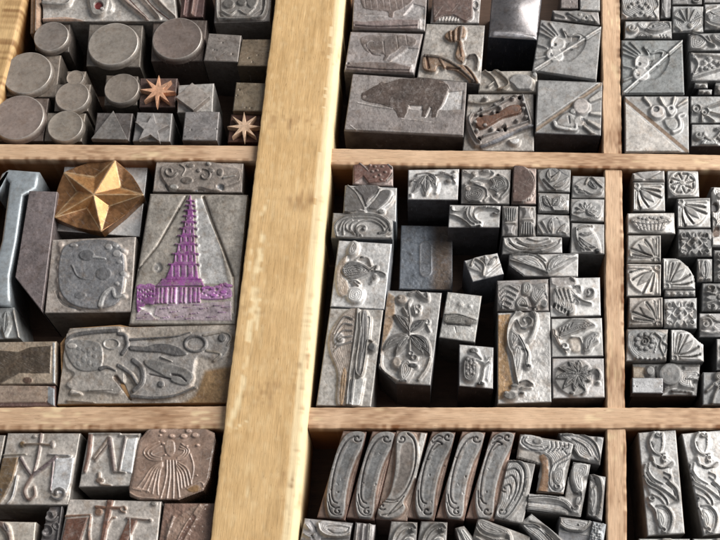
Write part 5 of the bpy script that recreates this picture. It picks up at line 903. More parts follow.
sort('ornament_sort', 'tall sort with a bouquet of spreading veined leaves, brown tinted left edge, clipped lower corner', E27, T([
    P([(110, 60), (150, 90), (150, 200), (130, 280), (80, 380), (60, 460), (40, 560), (10, 540), (60, 250)], .12, (.40, .28, .185), 14), leaf(235, 310, 140, 200, 50, .12, 1, (.25, .24, .235), 5), leaf(240, 310, 345, 235, 48, -.1, 1, (.20, .195, .195), 5), leaf(235, 325, 80, 410, 46, .12, 1, (.29, .275, .265), 5), leaf(240, 325, 360, 450, 64, -.14, 1, (.17, .165, .165), 5), leaf(235, 330, 150, 450, 40, .05, 1, (.27, .26, .25), 5), leaf(240, 330, 320, 440, 36, 0, 1.05, (.24, .235, .23), 5), L([(235, 325), (240, 230), (230, 140), (245, 110)], 12, 9, 1, (.33, .31, .3), 5),
    L([(225, 210), (200, 160)], 16, 9, 1, (.45, .42, .4), 6), E(190, 110, 34, 30, .8, (.42, .36, .31), 14), E(175, 100, 14, 12, 1.1, (.33, .28, .24), 7), L([(280, 60), (310, 90), (345, 110), (340, 70)], 18, 12, 1, (.36, .34, .33), 7), L([(240, 75), (285, 60)], 20, 12, 1, (.5, .47, .45), 8), E(290, 155, 14, 14, 1, (.28, .27, .26), 6, 0, 6), E(285, 185, 14, 14, 1, (.28, .27, .26), 6, 0, 6), L([(260, 150), (270, 200)], 10, 8, 1, DINK, 5), E(345, 245, 12, 16, .9, (.33, .32, .32), 5, 0, 5), L([(345, 270), (360, 300)], 8, 6, .8, None, 4),
    E(245, 435, 14, 12, 1, DINK, 5, 0, 6), E(265, 460, 16, 14, 1, DINK, 5, 0, 6), E(255, 510, 34, 16, 1, (.13, .13, .13), 9), E(160, 490, 30, 34, .85, (.60, .52, .45), 14), P([(180, 500), (230, 470), (260, 530), (220, 600), (180, 590)], .9, (.58, .56, .54), 12, True), L([(240, 350), (238, 420)], 12, 10, 1.1, PALE, 5), L([(180, 600), (215, 600)], 14, 12, 1, DINK, 5), L([(60, 430), (70, 530), (170, 600)], 20, 16, .6, (.45, .4, .36), 9), L([(290, 590), (340, 520), (360, 460)], 14, 10, .7, PALE, 7)], 370, 280, 6), (.50, .485, .47), (.14, .135, .14), rel=.14, poly=E27P, rough=.1, step=.46, **KO)
E28 = [(447.3, 291.5), (482, 295.5), (475, 342.5), (438.8, 337.5)]
sort('ornament_sort', 'pale upright sort with one flat lens-shaped mark across it, between bouquet and stem', E28, T([P([(445, 215), (480, 195), (540, 205), (640, 235), (620, 262), (540, 262), (480, 258), (445, 250)], .9, (.25, .24, .22), 7, True), P([(480, 225), (560, 228), (570, 250), (490, 250)], .4, (.55, .53, .5), 6, True), E(595, 245, 30, 14, 1, (.42, .41, .39), 9), L([(450, 205), (540, 205), (640, 240)], 9, 6, 1.1, (.13, .13, .125), 4), L([(460, 258), (600, 268)], 6, 5, -.5, DINK, 4), L([(510, 275), (518, 310)], 5, 3, -.4, (.33, .32, .31), 3), E(545, 140, 20, 16, .3, None, 10), E(600, 150, 14, 10, .3, None, 8)], 370, 280, 6), (.515, .505, .485), (.13, .125, .12), z=2.22, rel=.08, rough=.14, **KO)
E29 = [(459, 344), (493.8, 347), (493.2, 389), (458.8, 386)]
sort('ornament_sort', 'small pale sort with a plump berry and stalk, alone before the lower lath', E29, T([P([(195, 190), (220, 150), (255, 160), (285, 200), (290, 260), (270, 300), (230, 310), (195, 280)], 1, (.25, .24, .235), 16, True), [E(225+18*(i % 3), 175+26*(i//3)+8*(i % 2), 12, 12, 1.15, (.50, .48, .47), 8) for i in range(12)], E(262, 120, 28, 18, .9, (.14, .14, .14), 8), L([(260, 110), (290, 150), (310, 170)], 14, 10, 1, (.35, .34, .33), 6), L([(355, 190), (325, 220), (315, 270), (300, 320)], 15, 20, 1, (.30, .29, .285), 7), E(305, 318, 26, 12, 1.05, (.11, .11, .11), 6), L([(270, 170), (330, 190), (360, 160)], 12, 8, .9, (.6, .6, .59), 6), P([(330, 140), (365, 200), (350, 300), (330, 290), (340, 220)], .5, (.42, .42, .43), 10)], 430, 330, 6), (.60, .59, .58), (.13, .12, .125), z=2.22, rel=.13, **KO)
# ================================================================== compartment of the curved banners (lower middle)
BC = (.47, .45, .43); BB = (.30, .21, .17)
def banner(label, dx, dy=0, kind=0, rim=(.50, .48, .465), pan=(.36, .36, .36)):
    """curved label-like ornament with a curl at each end, standing proud of its slanting body"""
    sh = lambda pts: [(x+dx, y+dy) for x, y in pts]
    q = sh([(343, 430.5), (366.5, 431.5), (345, 520), (317, 517)])
    out = [(343, 437), (349, 432), (357, 430.5), (364, 432), (366, 437), (362, 447), (355, 461), (349.5, 478), (346, 496), (345, 509), (343, 516), (337, 519), (330, 517), (326.5, 509), (326, 495), (328, 480), (332, 463), (337, 448)]
    f = [P(sh(out), 1, rim, 1.2, True), L(sh([(354, 436.5), (347.5, 440), (341, 450), (336, 464), (332.5, 480), (331.3, 494), (333.5, 501), (337, 503)]), 1.6, 1.2, -.34, (.15, .14, .14), .9),
         P(sh([(351, 442), (358, 445), (355, 452), (349, 465), (344.5, 480), (341, 497), (336, 500), (334, 494), (336, 478), (341, 461), (346, 448)]), -.06, pan, 2.5, True),
         L(sh([(364.2, 434), (361, 446), (353.5, 461), (347.8, 479), (344.2, 497)]), 1.2, 1.0, .0, (.58, .57, .56), .8)]
    if kind == 0:
        f += [SP(357.3+dx, 438+dy, .8, 4.6, -.3, 5.6, 1.3, 1.2, -.38, (.13, .12, .12), .7), E(357.3+dx, 438+dy, 1.6, 1.4, 1.05, None, 1.2), SP(337.8+dx, 511+dy, .8, 4.4, 1.0, -5.0, 1.3, 1.2, -.38, (.13, .12, .12), .7),
              L(sh([(328.8, 494), (330.5, 504), (335, 508)]), 1.2, 1, -.34, (.14, .13, .13), .7), L(sh([(328, 502), (330, 511), (335, 515), (341, 514.5)]), 1.1, .9, -.30, (.15, .14, .14), .7)]
    else:
        f += [SP(358.5+dx, 436+dy, .8, 4.4, -.3, 5.0, 1.4, 1.2, -.38, (.13, .12, .12), .7), L(sh([(343.5, 442.5), (348, 440.5), (353, 443), (349, 444.5), (344, 449)]), 1.6, 1.2, -.36, (.13, .12, .12), .8), L(sh([(345, 438), (349, 435), (353, 436)]), 1.6, 1, -.36, (.14, .13, .13), .7),
              SP(338+dx, 510+dy, .9, 5.0, .6, 5.6, 1.5, 1.3, -.38, (.13, .12, .12), .8), L(sh([(329, 490), (329.5, 503), (333, 510)]), 1.3, 1, -.34, (.15, .14, .14), .7)]
    r = np.random.default_rng(int(dx*7)+3)
    for _ in range(6):
        x, y, a = 331+24*r.random()+dx, 438+72*r.random(), 6.28*r.random()
        f.append(L([(x, y), (x+2.2*math.cos(a), y+2.2*math.sin(a))], .8, .4, -.16, tuple(np.array([.2, .19, .18])+.25*r.random()), .7, False))
    f += [E(330+26*r.random()+dx, 440+70*r.random(), .6+.7*r.random(), .6+.7*r.random(), -.2, (.2, .18, .17), .8) for _ in range(4)]
    return sort('banner_sort', label, q, f, BB, (.26, .16, .13), rel=.16, group='slanting curved banner sorts', cat_='banner sort', rough=.07, step=.46, wear_glint=.6)
banner('first of the slanting curved banners, beside the thick divider', 0)
banner('second slanting curved banner from the divider, leaning on the brownish mirrored one', 29.3, .3)
banner('slanting banner with a feathered notch, right of the brownish mirrored one', 89, .6, 1)
banner('slanting banner with a smooth shaft between the two notched banners', 119, .6)
banner('slanting banner with a feathered notch, last before the feathery wave sort', 149, .8, 1)
def banner_mirror():
    X = lambda pts: [(290+x/4, 405+y/4) for x, y in pts]
    q = [(396.5, 430), (427.5, 432.5), (407, 521), (375.5, 519)]
    f = [P([(420, 431), (428, 432), (418, 478), (411, 478)], .5, (.56, .54, .51), 2), P(X([(425, 130), (440, 107), (475, 103), (503, 125), (516, 180), (508, 255), (480, 335), (455, 385), (462, 410), (440, 440), (395, 455), (360, 446), (347, 425), (365, 395), (398, 350), (418, 260), (422, 190)]), 1, (.46, .435, .41), 1.2, True),
         P(X([(445, 165), (485, 150), (492, 190), (485, 260), (455, 330), (420, 365), (408, 350), (432, 270)]), -.06, (.33, .285, .255), 2.5, True), L(X([(470, 113), (495, 140), (503, 190), (495, 260), (465, 335), (425, 378), (385, 378)]), 1.6, 1.2, -.36, (.14, .125, .12), .9), SP(401.5, 438.5, .8, 4.6, 3.4, -2.2, 1.4, 1.2, -.38, (.13, .12, .12), .7),
         SP(382, 506, .8, 4.4, 0, 5.4, 1.4, 1.2, -.38, (.13, .12, .12), .7), L(X([(390, 440), (430, 395), (455, 365)]), 1.4, 1, -.34, (.15, .14, .13), .8), L(X([(370, 385), (400, 390), (430, 385)]), 1.2, 1, -.34, (.15, .14, .13), .7), L(X([(365, 440), (410, 430), (450, 400)]), 1.1, .9, -.30, (.15, .14, .13), .7)]
    sort('banner_sort', 'brownish banner curving the opposite way to the others, third from the divider', q, f, (.33, .25, .205), (.26, .17, .14), rel=.16, group='slanting curved banner sorts', cat_='banner sort', rough=.07, step=.46, wear_glint=.6)
banner_mirror()
KF = dict(cat_='scroll sort', rough=.08, wear_glint=.4, groove=True, mound=.45)
F7 = [(508, 459.5), (535.5, 463.5), (523, 524), (494, 518)]
sort('scroll_sort', 'feathery wave-curl sort leaning against the last slanting banner', F7, T([P([(110, 250), (150, 232), (195, 240), (225, 290), (228, 360), (205, 450), (150, 540), (90, 600), (40, 585), (28, 540), (60, 480), (70, 400), (85, 310)], .85, (.46, .45, .44), 9, True),
    L([(110, 250), (165, 250), (205, 300), (205, 380), (180, 460), (120, 560), (70, 595)], 10, 8, -.45, (.13, .13, .13), 5), L([(95, 300), (150, 290), (180, 330), (175, 410), (145, 480)], 9, 7, -.45, (.15, .15, .15), 5), L([(85, 350), (130, 330), (155, 370), (150, 430), (115, 500), (75, 560)], 9, 7, -.45, (.15, .15, .15), 5), L([(78, 400), (115, 385), (125, 420), (110, 470)], 8, 6, -.45, (.15, .15, .15), 5),
    SP(85, 412, 4, 20, 0, 5, 8, 7, -.4, (.14, .14, .14), 4), SP(70, 545, 5, 28, 1, 6.4, 9, 8, -.42, (.14, .14, .14), 4), L([(120, 240), (190, 248), (222, 300), (224, 370), (200, 450)], 6, 5, 1.1, PALE, 4)], 490, 420, 6), (.40, .385, .37), (.3, .28, .27), rel=.14, **KF)
F8P = [(520, 434), (574, 442.5), (569, 467), (563.5, 494), (537, 492), (541, 464.5), (517, 457.5)]
F8 = [(520, 434), (574, 442.5), (563.5, 494), (511, 489)]
sort('corner_scroll_sort', 'L-shaped corner sort with shell grooves and a brown stem inside its angle', F8, T([P([(180, 95), (250, 82), (330, 110), (420, 120), (500, 135), (500, 170), (475, 240), (455, 300), (440, 440), (360, 420), (350, 320), (370, 250), (320, 200), (190, 160)], .7, (.46, .45, .44), 9, True),
    L([(200, 100), (190, 130), (240, 170), (310, 180), (345, 160)], 9, 8, -.42, DINK, 4), L([(225, 100), (215, 125), (260, 150), (320, 155)], 7, 6, 1.05, PALE, 4), E(285, 125, 34, 20, .95, (.5, .49, .48), 10), [L([(345+i*26, 190-i*4), (368+i*26, 160), (365+i*26, 125+i*3)], 8, 6, -.42, DINK, 4) for i in range(5)], L([(480, 200), (420, 235), (375, 270), (355, 340), (365, 400), (410, 425), (440, 405)], 9, 8, -.42, DINK, 4), L([(470, 235), (410, 265), (385, 310)], 7, 6, -.42, DINK, 4), P([(385, 300), (440, 280), (450, 330), (425, 390), (390, 380), (375, 340)], .95, (.54, .53, .52), 9, True), SP(410, 395, 4, 22, 2, -3.5, 8, 8, 1.1, (.2, .2, .2), 4), L([(460, 200), (430, 160), (470, 150)], 8, 6, -.4, DINK, 4),
    P([(290, 210), (330, 195), (352, 235), (355, 340), (350, 432), (285, 428), (310, 330), (310, 260)], .35, (.25, .15, .09), 8), P([(175, 170), (300, 190), (300, 262), (165, 225)], .3, (.40, .37, .34), 9)], 490, 420, 6), (.40, .38, .36), (.3, .24, .2), rel=.14, poly=F8P, **KF)
F9 = [(558.5, 433), (604, 437), (600, 465), (567, 458)]
sort('scroll_sort', 'sort with a sweeping horn-shaped scroll in the upper corner, touching the thin lath', F9, T([P([(410, 80), (520, 85), (610, 125), (655, 190), (660, 250), (620, 240), (570, 235), (520, 200), (500, 140)], .6, (.42, .41, .40), 9, True), L([(430, 90), (520, 95), (600, 140), (645, 220)], 9, 9, -.45, DINK, 5), L([(440, 82), (540, 80), (630, 130), (662, 215), (655, 245), (635, 225)], 11, 9, 1.1, PALE, 5), L([(500, 110), (570, 150), (610, 210)], 12, 8, 1, None, 6), L([(510, 170), (540, 215), (590, 235)], 16, 12, 1, (.26, .255, .25), 7), P([(640, 90), (685, 100), (675, 200), (650, 170)], .4, (.6, .59, .58), 9)], 490, 420, 6), (.45, .44, .43), (.2, .19, .19), rel=.13, **KF)
F11P = [(574, 462), (590, 464.5), (586, 490), (581, 516), (527, 511), (528, 494), (565, 497), (568, 480)]
F11 = [(535, 456), (591, 464), (581, 517), (526, 510)]
sort('corner_scroll_sort', 'L-shaped corner sort with a smooth ribbon arm, nested against the brown-stemmed one', F11, T([L([(180, 110), (300, 105), (400, 125), (450, 160), (480, 200)], 34, 20, .8, (.48, .47, .46), 10), L([(180, 135), (300, 145), (400, 160), (470, 205)], 10, 8, -.4, DINK, 5), L([(180, 170), (300, 185), (430, 205)], 26, 16, .75, (.43, .42, .41), 9), L([(400, 118), (450, 140), (475, 180)], 8, 8, -.45, (.08, .08, .08), 4), P([(500, 110), (540, 95), (535, 160), (520, 220), (480, 210), (495, 160)], .8, (.45, .44, .43), 7), SP(500, 170, 6, 26, 2, -3, 9, 8, 1.05, (.22, .22, .22), 4)], 500, 480, 6.55)+T([P([(500, 260), (590, 262), (585, 330), (560, 350), (565, 420), (540, 430), (520, 420), (500, 380), (490, 320)], .9, (.57, .56, .55), 9, True), L([(490, 280), (480, 350), (500, 420), (530, 440)], 12, 10, -.5, DINK, 5), L([(520, 430), (550, 430), (550, 480), (520, 520)], 14, 12, 1.05, (.26, .25, .25), 6)], 490, 420, 6), (.45, .44, .43), (.24, .23, .22), rel=.14, poly=F11P, **KF)
F12 = [(590, 474), (606, 476.5), (602, 521), (587.5, 515)]
sort('scroll_sort', 'narrow upright scroll sort along the thin lath, right of the two nested corner sorts', F12, T([L([(610, 335), (595, 380), (610, 420), (600, 500)], 11, 9, 1, None, 5), L([(620, 325), (660, 350), (675, 430), (665, 520)], 13, 10, 1.05, PALE, 5), L([(630, 345), (648, 400), (650, 470), (640, 560)], 9, 7, -.5, DINK, 4), P([(600, 420), (635, 400), (645, 480), (620, 560), (600, 520)], .9, (.33, .325, .32), 9, True), L([(600, 350), (630, 370), (625, 390)], 9, 7, -.5, DINK, 4), L([(590, 560), (610, 580), (650, 570), (668, 520)], 11, 9, 1.05, PALE, 5)], 490, 420, 6), (.48, .47, .46), (.2, .19, .19), rel=.13, **KF)
F13 = [(531.5, 513.5), (572, 546), (556, 566), (519.5, 523.5)]
sort('scroll_sort', 'scroll sort lying askew, running off the bottom under the ribbon-armed corner sort', F13, T([P([(140, 290), (180, 270), (260, 300), (350, 393), (400, 450), (330, 470), (240, 380), (160, 320)], .7, (.36, .355, .35), 10, True), L([(155, 285), (240, 290), (330, 370), (400, 460)], 10, 8, 1.05, PALE, 5), L([(170, 300), (250, 320), (330, 400)], 8, 7, -.45, DINK, 4), L([(200, 265), (300, 300), (400, 393), (450, 450)], 12, 9, 1, (.46, .45, .44), 5), L([(270, 310), (350, 380), (390, 440)], 9, 7, -.45, DINK, 4), P([(190, 225), (250, 270), (230, 285), (170, 265)], .3, (.48, .47, .46), 8)], 500, 480, 6.55), (.42, .41, .40), (.25, .24, .24), rel=.13, **KF)
F14 = [(559.5, 516.5), (592, 521), (590, 546), (558, 543)]
sort('scroll_sort', 'sort with one smooth tongue-like curl outlined by a bright rim, in the bottom corner', F14, T([P([(395, 245), (560, 265), (575, 300), (540, 335), (450, 320), (400, 290)], .9, (.47, .46, .455), 9, True), L([(395, 285), (440, 315), (520, 325), (570, 300), (590, 265)], 10, 9, 1.1, PALE, 4), L([(400, 300), (450, 330), (540, 340), (600, 300)], 8, 7, -.5, (.07, .07, .08), 4), E(515, 292, 8, 7, 1.1, DINK, 4), P([(390, 330), (580, 360), (570, 460), (390, 440)], -.5, (.10, .11, .13), 9)], 500, 480, 6.55), (.42, .41, .40), (.2, .2, .21), rel=.14, **KF)
F15 = [(592.8, 521), (606.5, 524), (600, 566), (584, 560)]
sort('textured_sort', 'narrow sort with a frosty crystalline surface, in the bottom corner by the thin lath', F15, T([L([(610, 280), (640, 320), (610, 350), (660, 393)], 12, 8, 1, None, 5), L([(680, 280), (640, 320), (650, 370), (600, 393)], 12, 8, 1, None, 5), L([(600, 320), (570, 360), (560, 440)], 14, 10, 1, None, 5), [E(590+17*(i % 5), 290+24*(i//5)+7*(i % 3), 8, 8, 1.1, (.56, .57, .58), 5) for i in range(25)]], 500, 480, 6.55), (.38, .40, .42), (.2, .2, .21), rel=.11, **KF)
F16 = [(478, 517), (531, 536.5), (524, 566), (470, 548)]
sort('scroll_sort', 'sort with a fat pale leaf lobe slanting off the bottom, below the feathery wave curl', F16, T([P([(500, 270), (540, 250), (620, 285), (700, 320), (710, 350), (640, 370), (560, 350), (510, 310)], 1, (.52, .50, .48), 14, True), L([(490, 290), (530, 350), (620, 385), (720, 393)], 14, 12, .9, (.25, .24, .23), 7), L([(690, 330), (720, 370), (720, 430)], 18, 14, 1, (.5, .49, .47), 8), L([(500, 370), (600, 430)], 18, 12, .9, None, 8)], 400, 480, 6.55), (.36, .34, .32), (.2, .18, .17), rel=.16, **KF)
F17 = [(455, 528), (464, 525.5), (482, 548), (462, 556)]
sort('scroll_sort', 'pale wedge-like sort twisted between the arched pair and the fat leaf lobe', F17, [P([(457, 528), (464, 527), (477, 545), (468, 550)], .9, (.55, .54, .52), 2), L([(456, 530), (464, 552)], 1.5, 1.5, .6, (.2, .19, .19), 1)], (.40, .38, .36), (.16, .14, .13), z=2.22, rel=.13, **KF)
def arch(label, dx):
    sh = lambda x: x+dx
    q = [(391+dx, 521), (417.5+dx, 522), (415+dx, 566), (384+dx, 564)]
    f = [L([(390+dx, 552), (394+dx, 535), (402+dx, 525), (412+dx, 522.8), (416+dx, 527)], 2.2, 2, 1.05, PALE, .9), L([(392+dx, 556), (398+dx, 538), (405+dx, 529.5), (413+dx, 527.5)], 1.8, 1.5, 1, None, .8), L([(395+dx, 560), (402+dx, 542), (408+dx, 535), (413+dx, 534)], 1.8, 1.5, 1, None, .8), E(413+dx, 530, 2.4, 2.4, 1.05, (.16, .155, .15), 1), E(408+dx, 541, 4.5, 4, .95, (.42, .41, .4), 2), L([(400+dx, 558), (406+dx, 546), (412+dx, 544)], 1.6, 1.2, 1, None, .8)]
    sort('scroll_sort', label, q, f, (.40, .385, .37), (.22, .19, .18), rel=.14, group='pair of arched scroll sorts', **KF)
arch('arched scroll sort at the bottom edge, below the brownish banner', 0); arch('arched scroll sort at the bottom edge, touching the twisted pale wedge', 30)
F20 = [(304.5, 518), (353, 522.7), (349, 543), (300, 540)]
sort('corner_scroll_sort', 'corner sort with an oval scroll outline below the first slanting banner', F20, T([P([(190, 270), (240, 262), (390, 290), (405, 320), (380, 355), (260, 360), (200, 330)], .7, (.44, .42, .41), 9, True), L([(185, 280), (200, 330), (260, 362), (370, 360), (408, 320)], 11, 9, 1.05, PALE, 5), L([(245, 320), (290, 345), (360, 340), (385, 310)], 9, 8, -.45, (.17, .165, .16), 4), L([(235, 305), (260, 300), (330, 300), (380, 310)], 7, 6, -.3, (.22, .21, .2), 4), L([(130, 260), (160, 300), (170, 330)], 12, 9, -.5, (.13, .13, .14), 5), L([(105, 290), (130, 320)], 14, 9, 1, (.42, .42, .43), 5), L([(90, 350), (130, 370), (160, 350)], 12, 9, 1, (.4, .4, .41), 5), L([(140, 360), (160, 400)], 12, 9, -.5, DINK, 5), P([(200, 375), (400, 375), (400, 440), (200, 440)], -.8, (.1, .1, .1), 9)], 290, 480, 6.55), (.36, .345, .345), (.2, .19, .19), rel=.13, **KF)
F21 = [(355.5, 522), (375.5, 524.5), (370, 564), (350, 562)]
sort('scroll_sort', 'narrow sort with three upright ridges, right of the oval-scroll corner sort', F21, T([L([(440, 285), (425, 440)], 15, 15, .9, None, 6), L([(480, 285), (465, 450)], 13, 13, 1, (.33, .31, .31), 6), L([(520, 290), (510, 460)], 22, 22, 1.05, PALE, 7)], 290, 480, 6.55), (.37, .35, .345), (.2, .18, .18), rel=.13, **KF)
# ================================================================== compartment at the upper right
KG = dict(cat_='ornament sort', rough=.08, wear_glint=.4, groove=True, mound=.45)
GR = (.40, .40, .395)
G1 = [(621.5, 40), (682.5, 40), (684.5, 94.5), (622, 94.5)]
sort('corner_sort', 'diagonal corner sort, double flower above a bright rule, right of the thin lath', G1, UV(G1, owlcorner('', (.64, .64, .63), (.12, .12, .12))), (.26, .27, .27), rel=.09, group=GO, cat_='corner sort', ink=.05)
G2_ = [(624.5, 96), (688.6, 96), (689.2, 152.5), (624.8, 153)]
sort('corner_sort', 'diagonal corner sort with a dark groove falling to the right, rays along its upper edge', G2_, UV(G2_, [L([(0, .02), (.5, .49), (1, .97)], .065, None, -.4, (.17, .12, .085), 1.5, False), P([(0, .10), (0, 1), (.92, 1)], .75, (.44, .41, .38), 1.4), E(.51, .27, .125, .13, 1.05, (.46, .44, .43), 2.5), E(.49, .23, .05, .05, -.6, DINK, .8), L([(.32, .02), (.40, .14)], .06, .03, .9, PALE, .9), L([(.56, .02), (.62, .15), (.70, .22)], .05, .03, .9, PALE, .9), L([(.79, .02), (.75, .16)], .06, .03, .9, PALE, .9), L([(.97, .06), (.83, .17)], .06, .03, .9, PALE, .9), P([(.64, .2), (.76, .13), (.80, .24), (.72, .34)], .9, (.48, .47, .46), 1.5, True), E(.72, .21, .03, .03, -.5, DINK, .7), L([(.92, .30), (.84, .35), (.87, .44), (.86, .56), (.76, .62)], .05, .06, 1, (.56, .55, .54), .9), P([(.62, .40), (.78, .37), (.84, .5), (.76, .6), (.66, .54)], .6, (.30, .30, .295), 2, True)]), (.32, .315, .31), (.2, .19, .19), rel=.09, group=GO, cat_='corner sort', ink=.05)
G3 = [(621.5, -24), (659.5, -24), (659.5, 20), (621, 19)]
sort('ornament_sort', 'sort with a bulging beaded shield, at the top edge beside the thin lath', G3, T([P([(75, -120), (320, -120), (325, 40), (290, 110), (200, 135), (130, 100), (85, 60)], .75, (.29, .285, .28), 9, True), [E(x, y, 14, 12, 1.15, (.52, .51, .5), 7) for x, y in ((130, 40), (150, 20), (200, 35), (220, 50), (240, 20), (190, 10), (260, 40), (170, 95), (235, 95), (265, 110), (210, 80))], L([(290, -40), (320, 30), (290, 70), (310, 110)], 14, 10, 1.1, PALE, 6), L([(130, -60), (200, -30), (270, -60)], 16, 12, 1, None, 8), L([(80, 80), (140, 130)], 10, 10, .8, (.44, .36, .32), 6)], 610, 0, 6.55), (.36, .345, .335), (.25, .23, .22), rel=.13, **KG)
G4 = [(625, 21), (672, 20.8), (672, 38.5), (624.5, 38.5)]
sort('ornament_sort', 'wide sort with a ring eye and a smooth pointed leaf above the double-flower corner sort', G4, T([SP(145, 175, 8, 32, 0, 6.3, 13, 13, 1.1, PALE, 5), E(145, 178, 9, 9, 1, DINK, 4), leaf(240, 185, 395, 170, 70, -.08, .95, (.30, .30, .30), 6, False), L([(240, 185), (300, 150), (380, 140), (398, 170)], 9, 7, 1.1, PALE, 4), P([(180, 230), (220, 200), (260, 225), (260, 248), (170, 248)], .9, (.29, .285, .28), 7, True), L([(260, 225), (300, 235), (400, 235)], 10, 7, 1.05, PALE, 5), E(287, 168, 9, 9, 1.1, DINK, 4), [L([(330+i*20, 215), (335+i*20, 245)], 8, 5, -.5, DINK, 4) for i in range(3)], P([(180, 140), (250, 135), (220, 185)], .6, None, 10, True)], 610, 0, 6.55), (.39, .385, .38), (.2, .2, .2), rel=.12, **KG)
G5 = [(661, -20), (671, -20), (671, 18), (660.5, 18)]
sort('ornament_sort', 'very narrow dull sort between the beaded shield and the fan shell', G5, [leaf(666, -18, 666, 16, 7, .1)], (.25, .245, .245), z=2.24, rel=.12, **KG)
G6 = [(672.5, 6), (703.5, 6), (703.5, 32), (672.5, 32.5)]
sort('shell_sort', 'fan-shaped shell sort with five bright ribs above the black gap at the top right', G6, UV(G6, [P([(.03, .35), (.15, .1), (.5, .02), (.85, .1), (.98, .4), (.9, .7), (.7, .9), (.35, .92), (.1, .75)], .6, (.26, .26, .26), 2, True), [L([(.5+.12*math.cos(a), .62-.1*math.sin(a)), (.5+.46*math.cos(a), .58-.5*math.sin(a))], .05, .10, 1.1, (.5, .5, .49), 1) for a in (.45, 1.05, 1.57, 2.1, 2.7)], E(.58, .72, .10, .10, 1.1, PALE, 1.5), L([(.1, .72), (.3, .9), (.6, .92), (.95, .68)], .05, .05, 1.05, PALE, 1)]), GR, (.2, .2, .2), rel=.12, **KG)
G7 = [(704.5, 4), (748, 3), (748, 29), (704.5, 29.5)]
sort('ornament_sort', 'sort with a fish-like oval in a raised ring, cut by the photo edge', G7, T([L([(700, 30), (640, 55), (615, 100), (640, 150), (720, 175), (800, 170)], 10, 10, 1.1, PALE, 5), P([(650, 70), (760, 40), (850, 100), (760, 155), (660, 140), (635, 105)], .9, (.33, .33, .33), 9, True), E(655, 110, 18, 22, 1.1, (.5, .5, .5), 7), L([(660, 75), (690, 90), (740, 70)], 9, 7, 1.1, PALE, 5)], 610, 0, 6.55), (.36, .355, .35), (.2, .2, .2), rel=.12, **KG)
G8 = [(672.5, -24), (702, -24), (702, 4), (672, 4)]
sort('ornament_sort', 'dark curled sort cut by the top edge above the fan shell', G8, UV(G8, scrollfill(3, 4)), (.25, .245, .24), z=2.26, rel=.13, **KG)
sort('ornament_sort', 'dark curled sort cut by the top edge above the ringed fish oval', [(704, -24), (746, -24), (746, 2.5), (704, 2.5)], UV([(704, -24), (746, -24), (746, 2.5), (704, 2.5)], scrollfill(5, 4)), (.22, .215, .21), z=2.26, rel=.13, **KG)
G9 = [(688, 33.5), (742, 32), (742, 50), (688.5, 50.5)]
sort('ornament_sort', 'wide dull sort with two rounded scallops, right of the black gap', G9, T([P([(520, 235), (560, 215), (610, 225), (640, 265), (600, 310), (530, 320)], .8, (.30, .295, .29), 12, True), L([(540, 215), (600, 230), (645, 270), (690, 290)], 11, 9, 1.1, (.48, .475, .47), 5), P([(670, 220), (720, 215), (780, 240), (760, 290), (690, 260)], .9, (.44, .435, .43), 12, True), L([(520, 330), (640, 320), (780, 330)], 8, 8, .9, PALE, 4), L([(640, 230), (660, 260)], 10, 7, 1, None, 5)], 610, 0, 6.55), (.335, .33, .325), (.18, .18, .18), rel=.12, **KG)
G10 = [(689.5, 52.5), (744, 53), (744, 80.5), (691, 80.5)]
sort('ornament_sort', 'sort with a beaded triangle over a slanting bright rule, second row from the edge', G10, T([L([(530, 500), (620, 470), (720, 440), (800, 410)], 15, 15, 1.1, (.58, .58, .57), 5), L([(530, 345), (640, 355), (800, 370)], 12, 9, 1.05, PALE, 5), L([(540, 350), (580, 410), (560, 470)], 14, 10, 1, None, 6), [E(x, y, 15, 14, 1.1, (.47, .465, .46), 7) for x, y in ((620, 400), (650, 380), (660, 420), (630, 440), (690, 400), (600, 440), (720, 410), (650, 450), (680, 440))], E(550, 370, 14, 12, .9, None, 6), E(545, 480, 12, 10, 1, DINK, 5)], 610, 0, 6.55), (.36, .355, .35), (.2, .2, .2), rel=.12, **KG)
for i, (lab, qq) in enumerate((('tiny knobbly sort over the rayed square sort, upper of a loose pair', [(694.5, 82), (708, 82), (708, 88.2), (694, 88)]), ('tiny knobbly sort over the rayed square sort, lower of a loose pair', [(698.5, 89), (712.5, 89), (712, 94.5), (698, 94.5)]), ('tiny knobbly sort at the photo edge beside the loose pair of knobbly ones', [(715, 82), (730, 82), (730, 94.5), (714, 94.5)]))):
    sort('tiny_sort', lab, qq, UV(qq, [E(.3, .5, .16, .22, 1.1, PALE, 1), E(.7, .5, .16, .22, 1.1, PALE, 1), E(.5, .5, .08, .1, 1, DINK, .6), L([(.1, .2), (.9, .2)], .06, .06, .8, None, .6)]), (.33, .33, .325), (.08, .08, .085), z=2.2, rel=.12, cat_='tiny sort', group='tiny knobbly sorts')
G12 = [(690.5, 96), (744, 96), (744, 122.5), (690.5, 123)]
sort('corner_sort', 'square sort with two ring eyes and diverging rays, cut by the photo edge', G12, T([E(570, 215, 26, 26, 1, None, 6, 0, 11), E(570, 215, 8, 8, 1, DINK, 4), E(625, 235, 24, 24, 1, None, 6, 0, 11), E(625, 238, 7, 7, 1, DINK, 4), L([(640, 205), (700, 185), (760, 165)], 9, 14, 1.05, PALE, 5), L([(650, 235), (710, 250), (780, 260)], 9, 13, 1.05, PALE, 5), L([(640, 265), (690, 300)], 9, 12, 1.05, PALE, 5), L([(605, 260), (605, 310)], 9, 12, 1.05, PALE, 5), E(535, 235, 9, 9, .8, DINK, 4)], 610, 75, 6.55), (.34, .34, .335), (.2, .2, .2), rel=.11, **KG)
G13 = [(691.5, 124), (744, 124), (744, 146), (691, 146)]
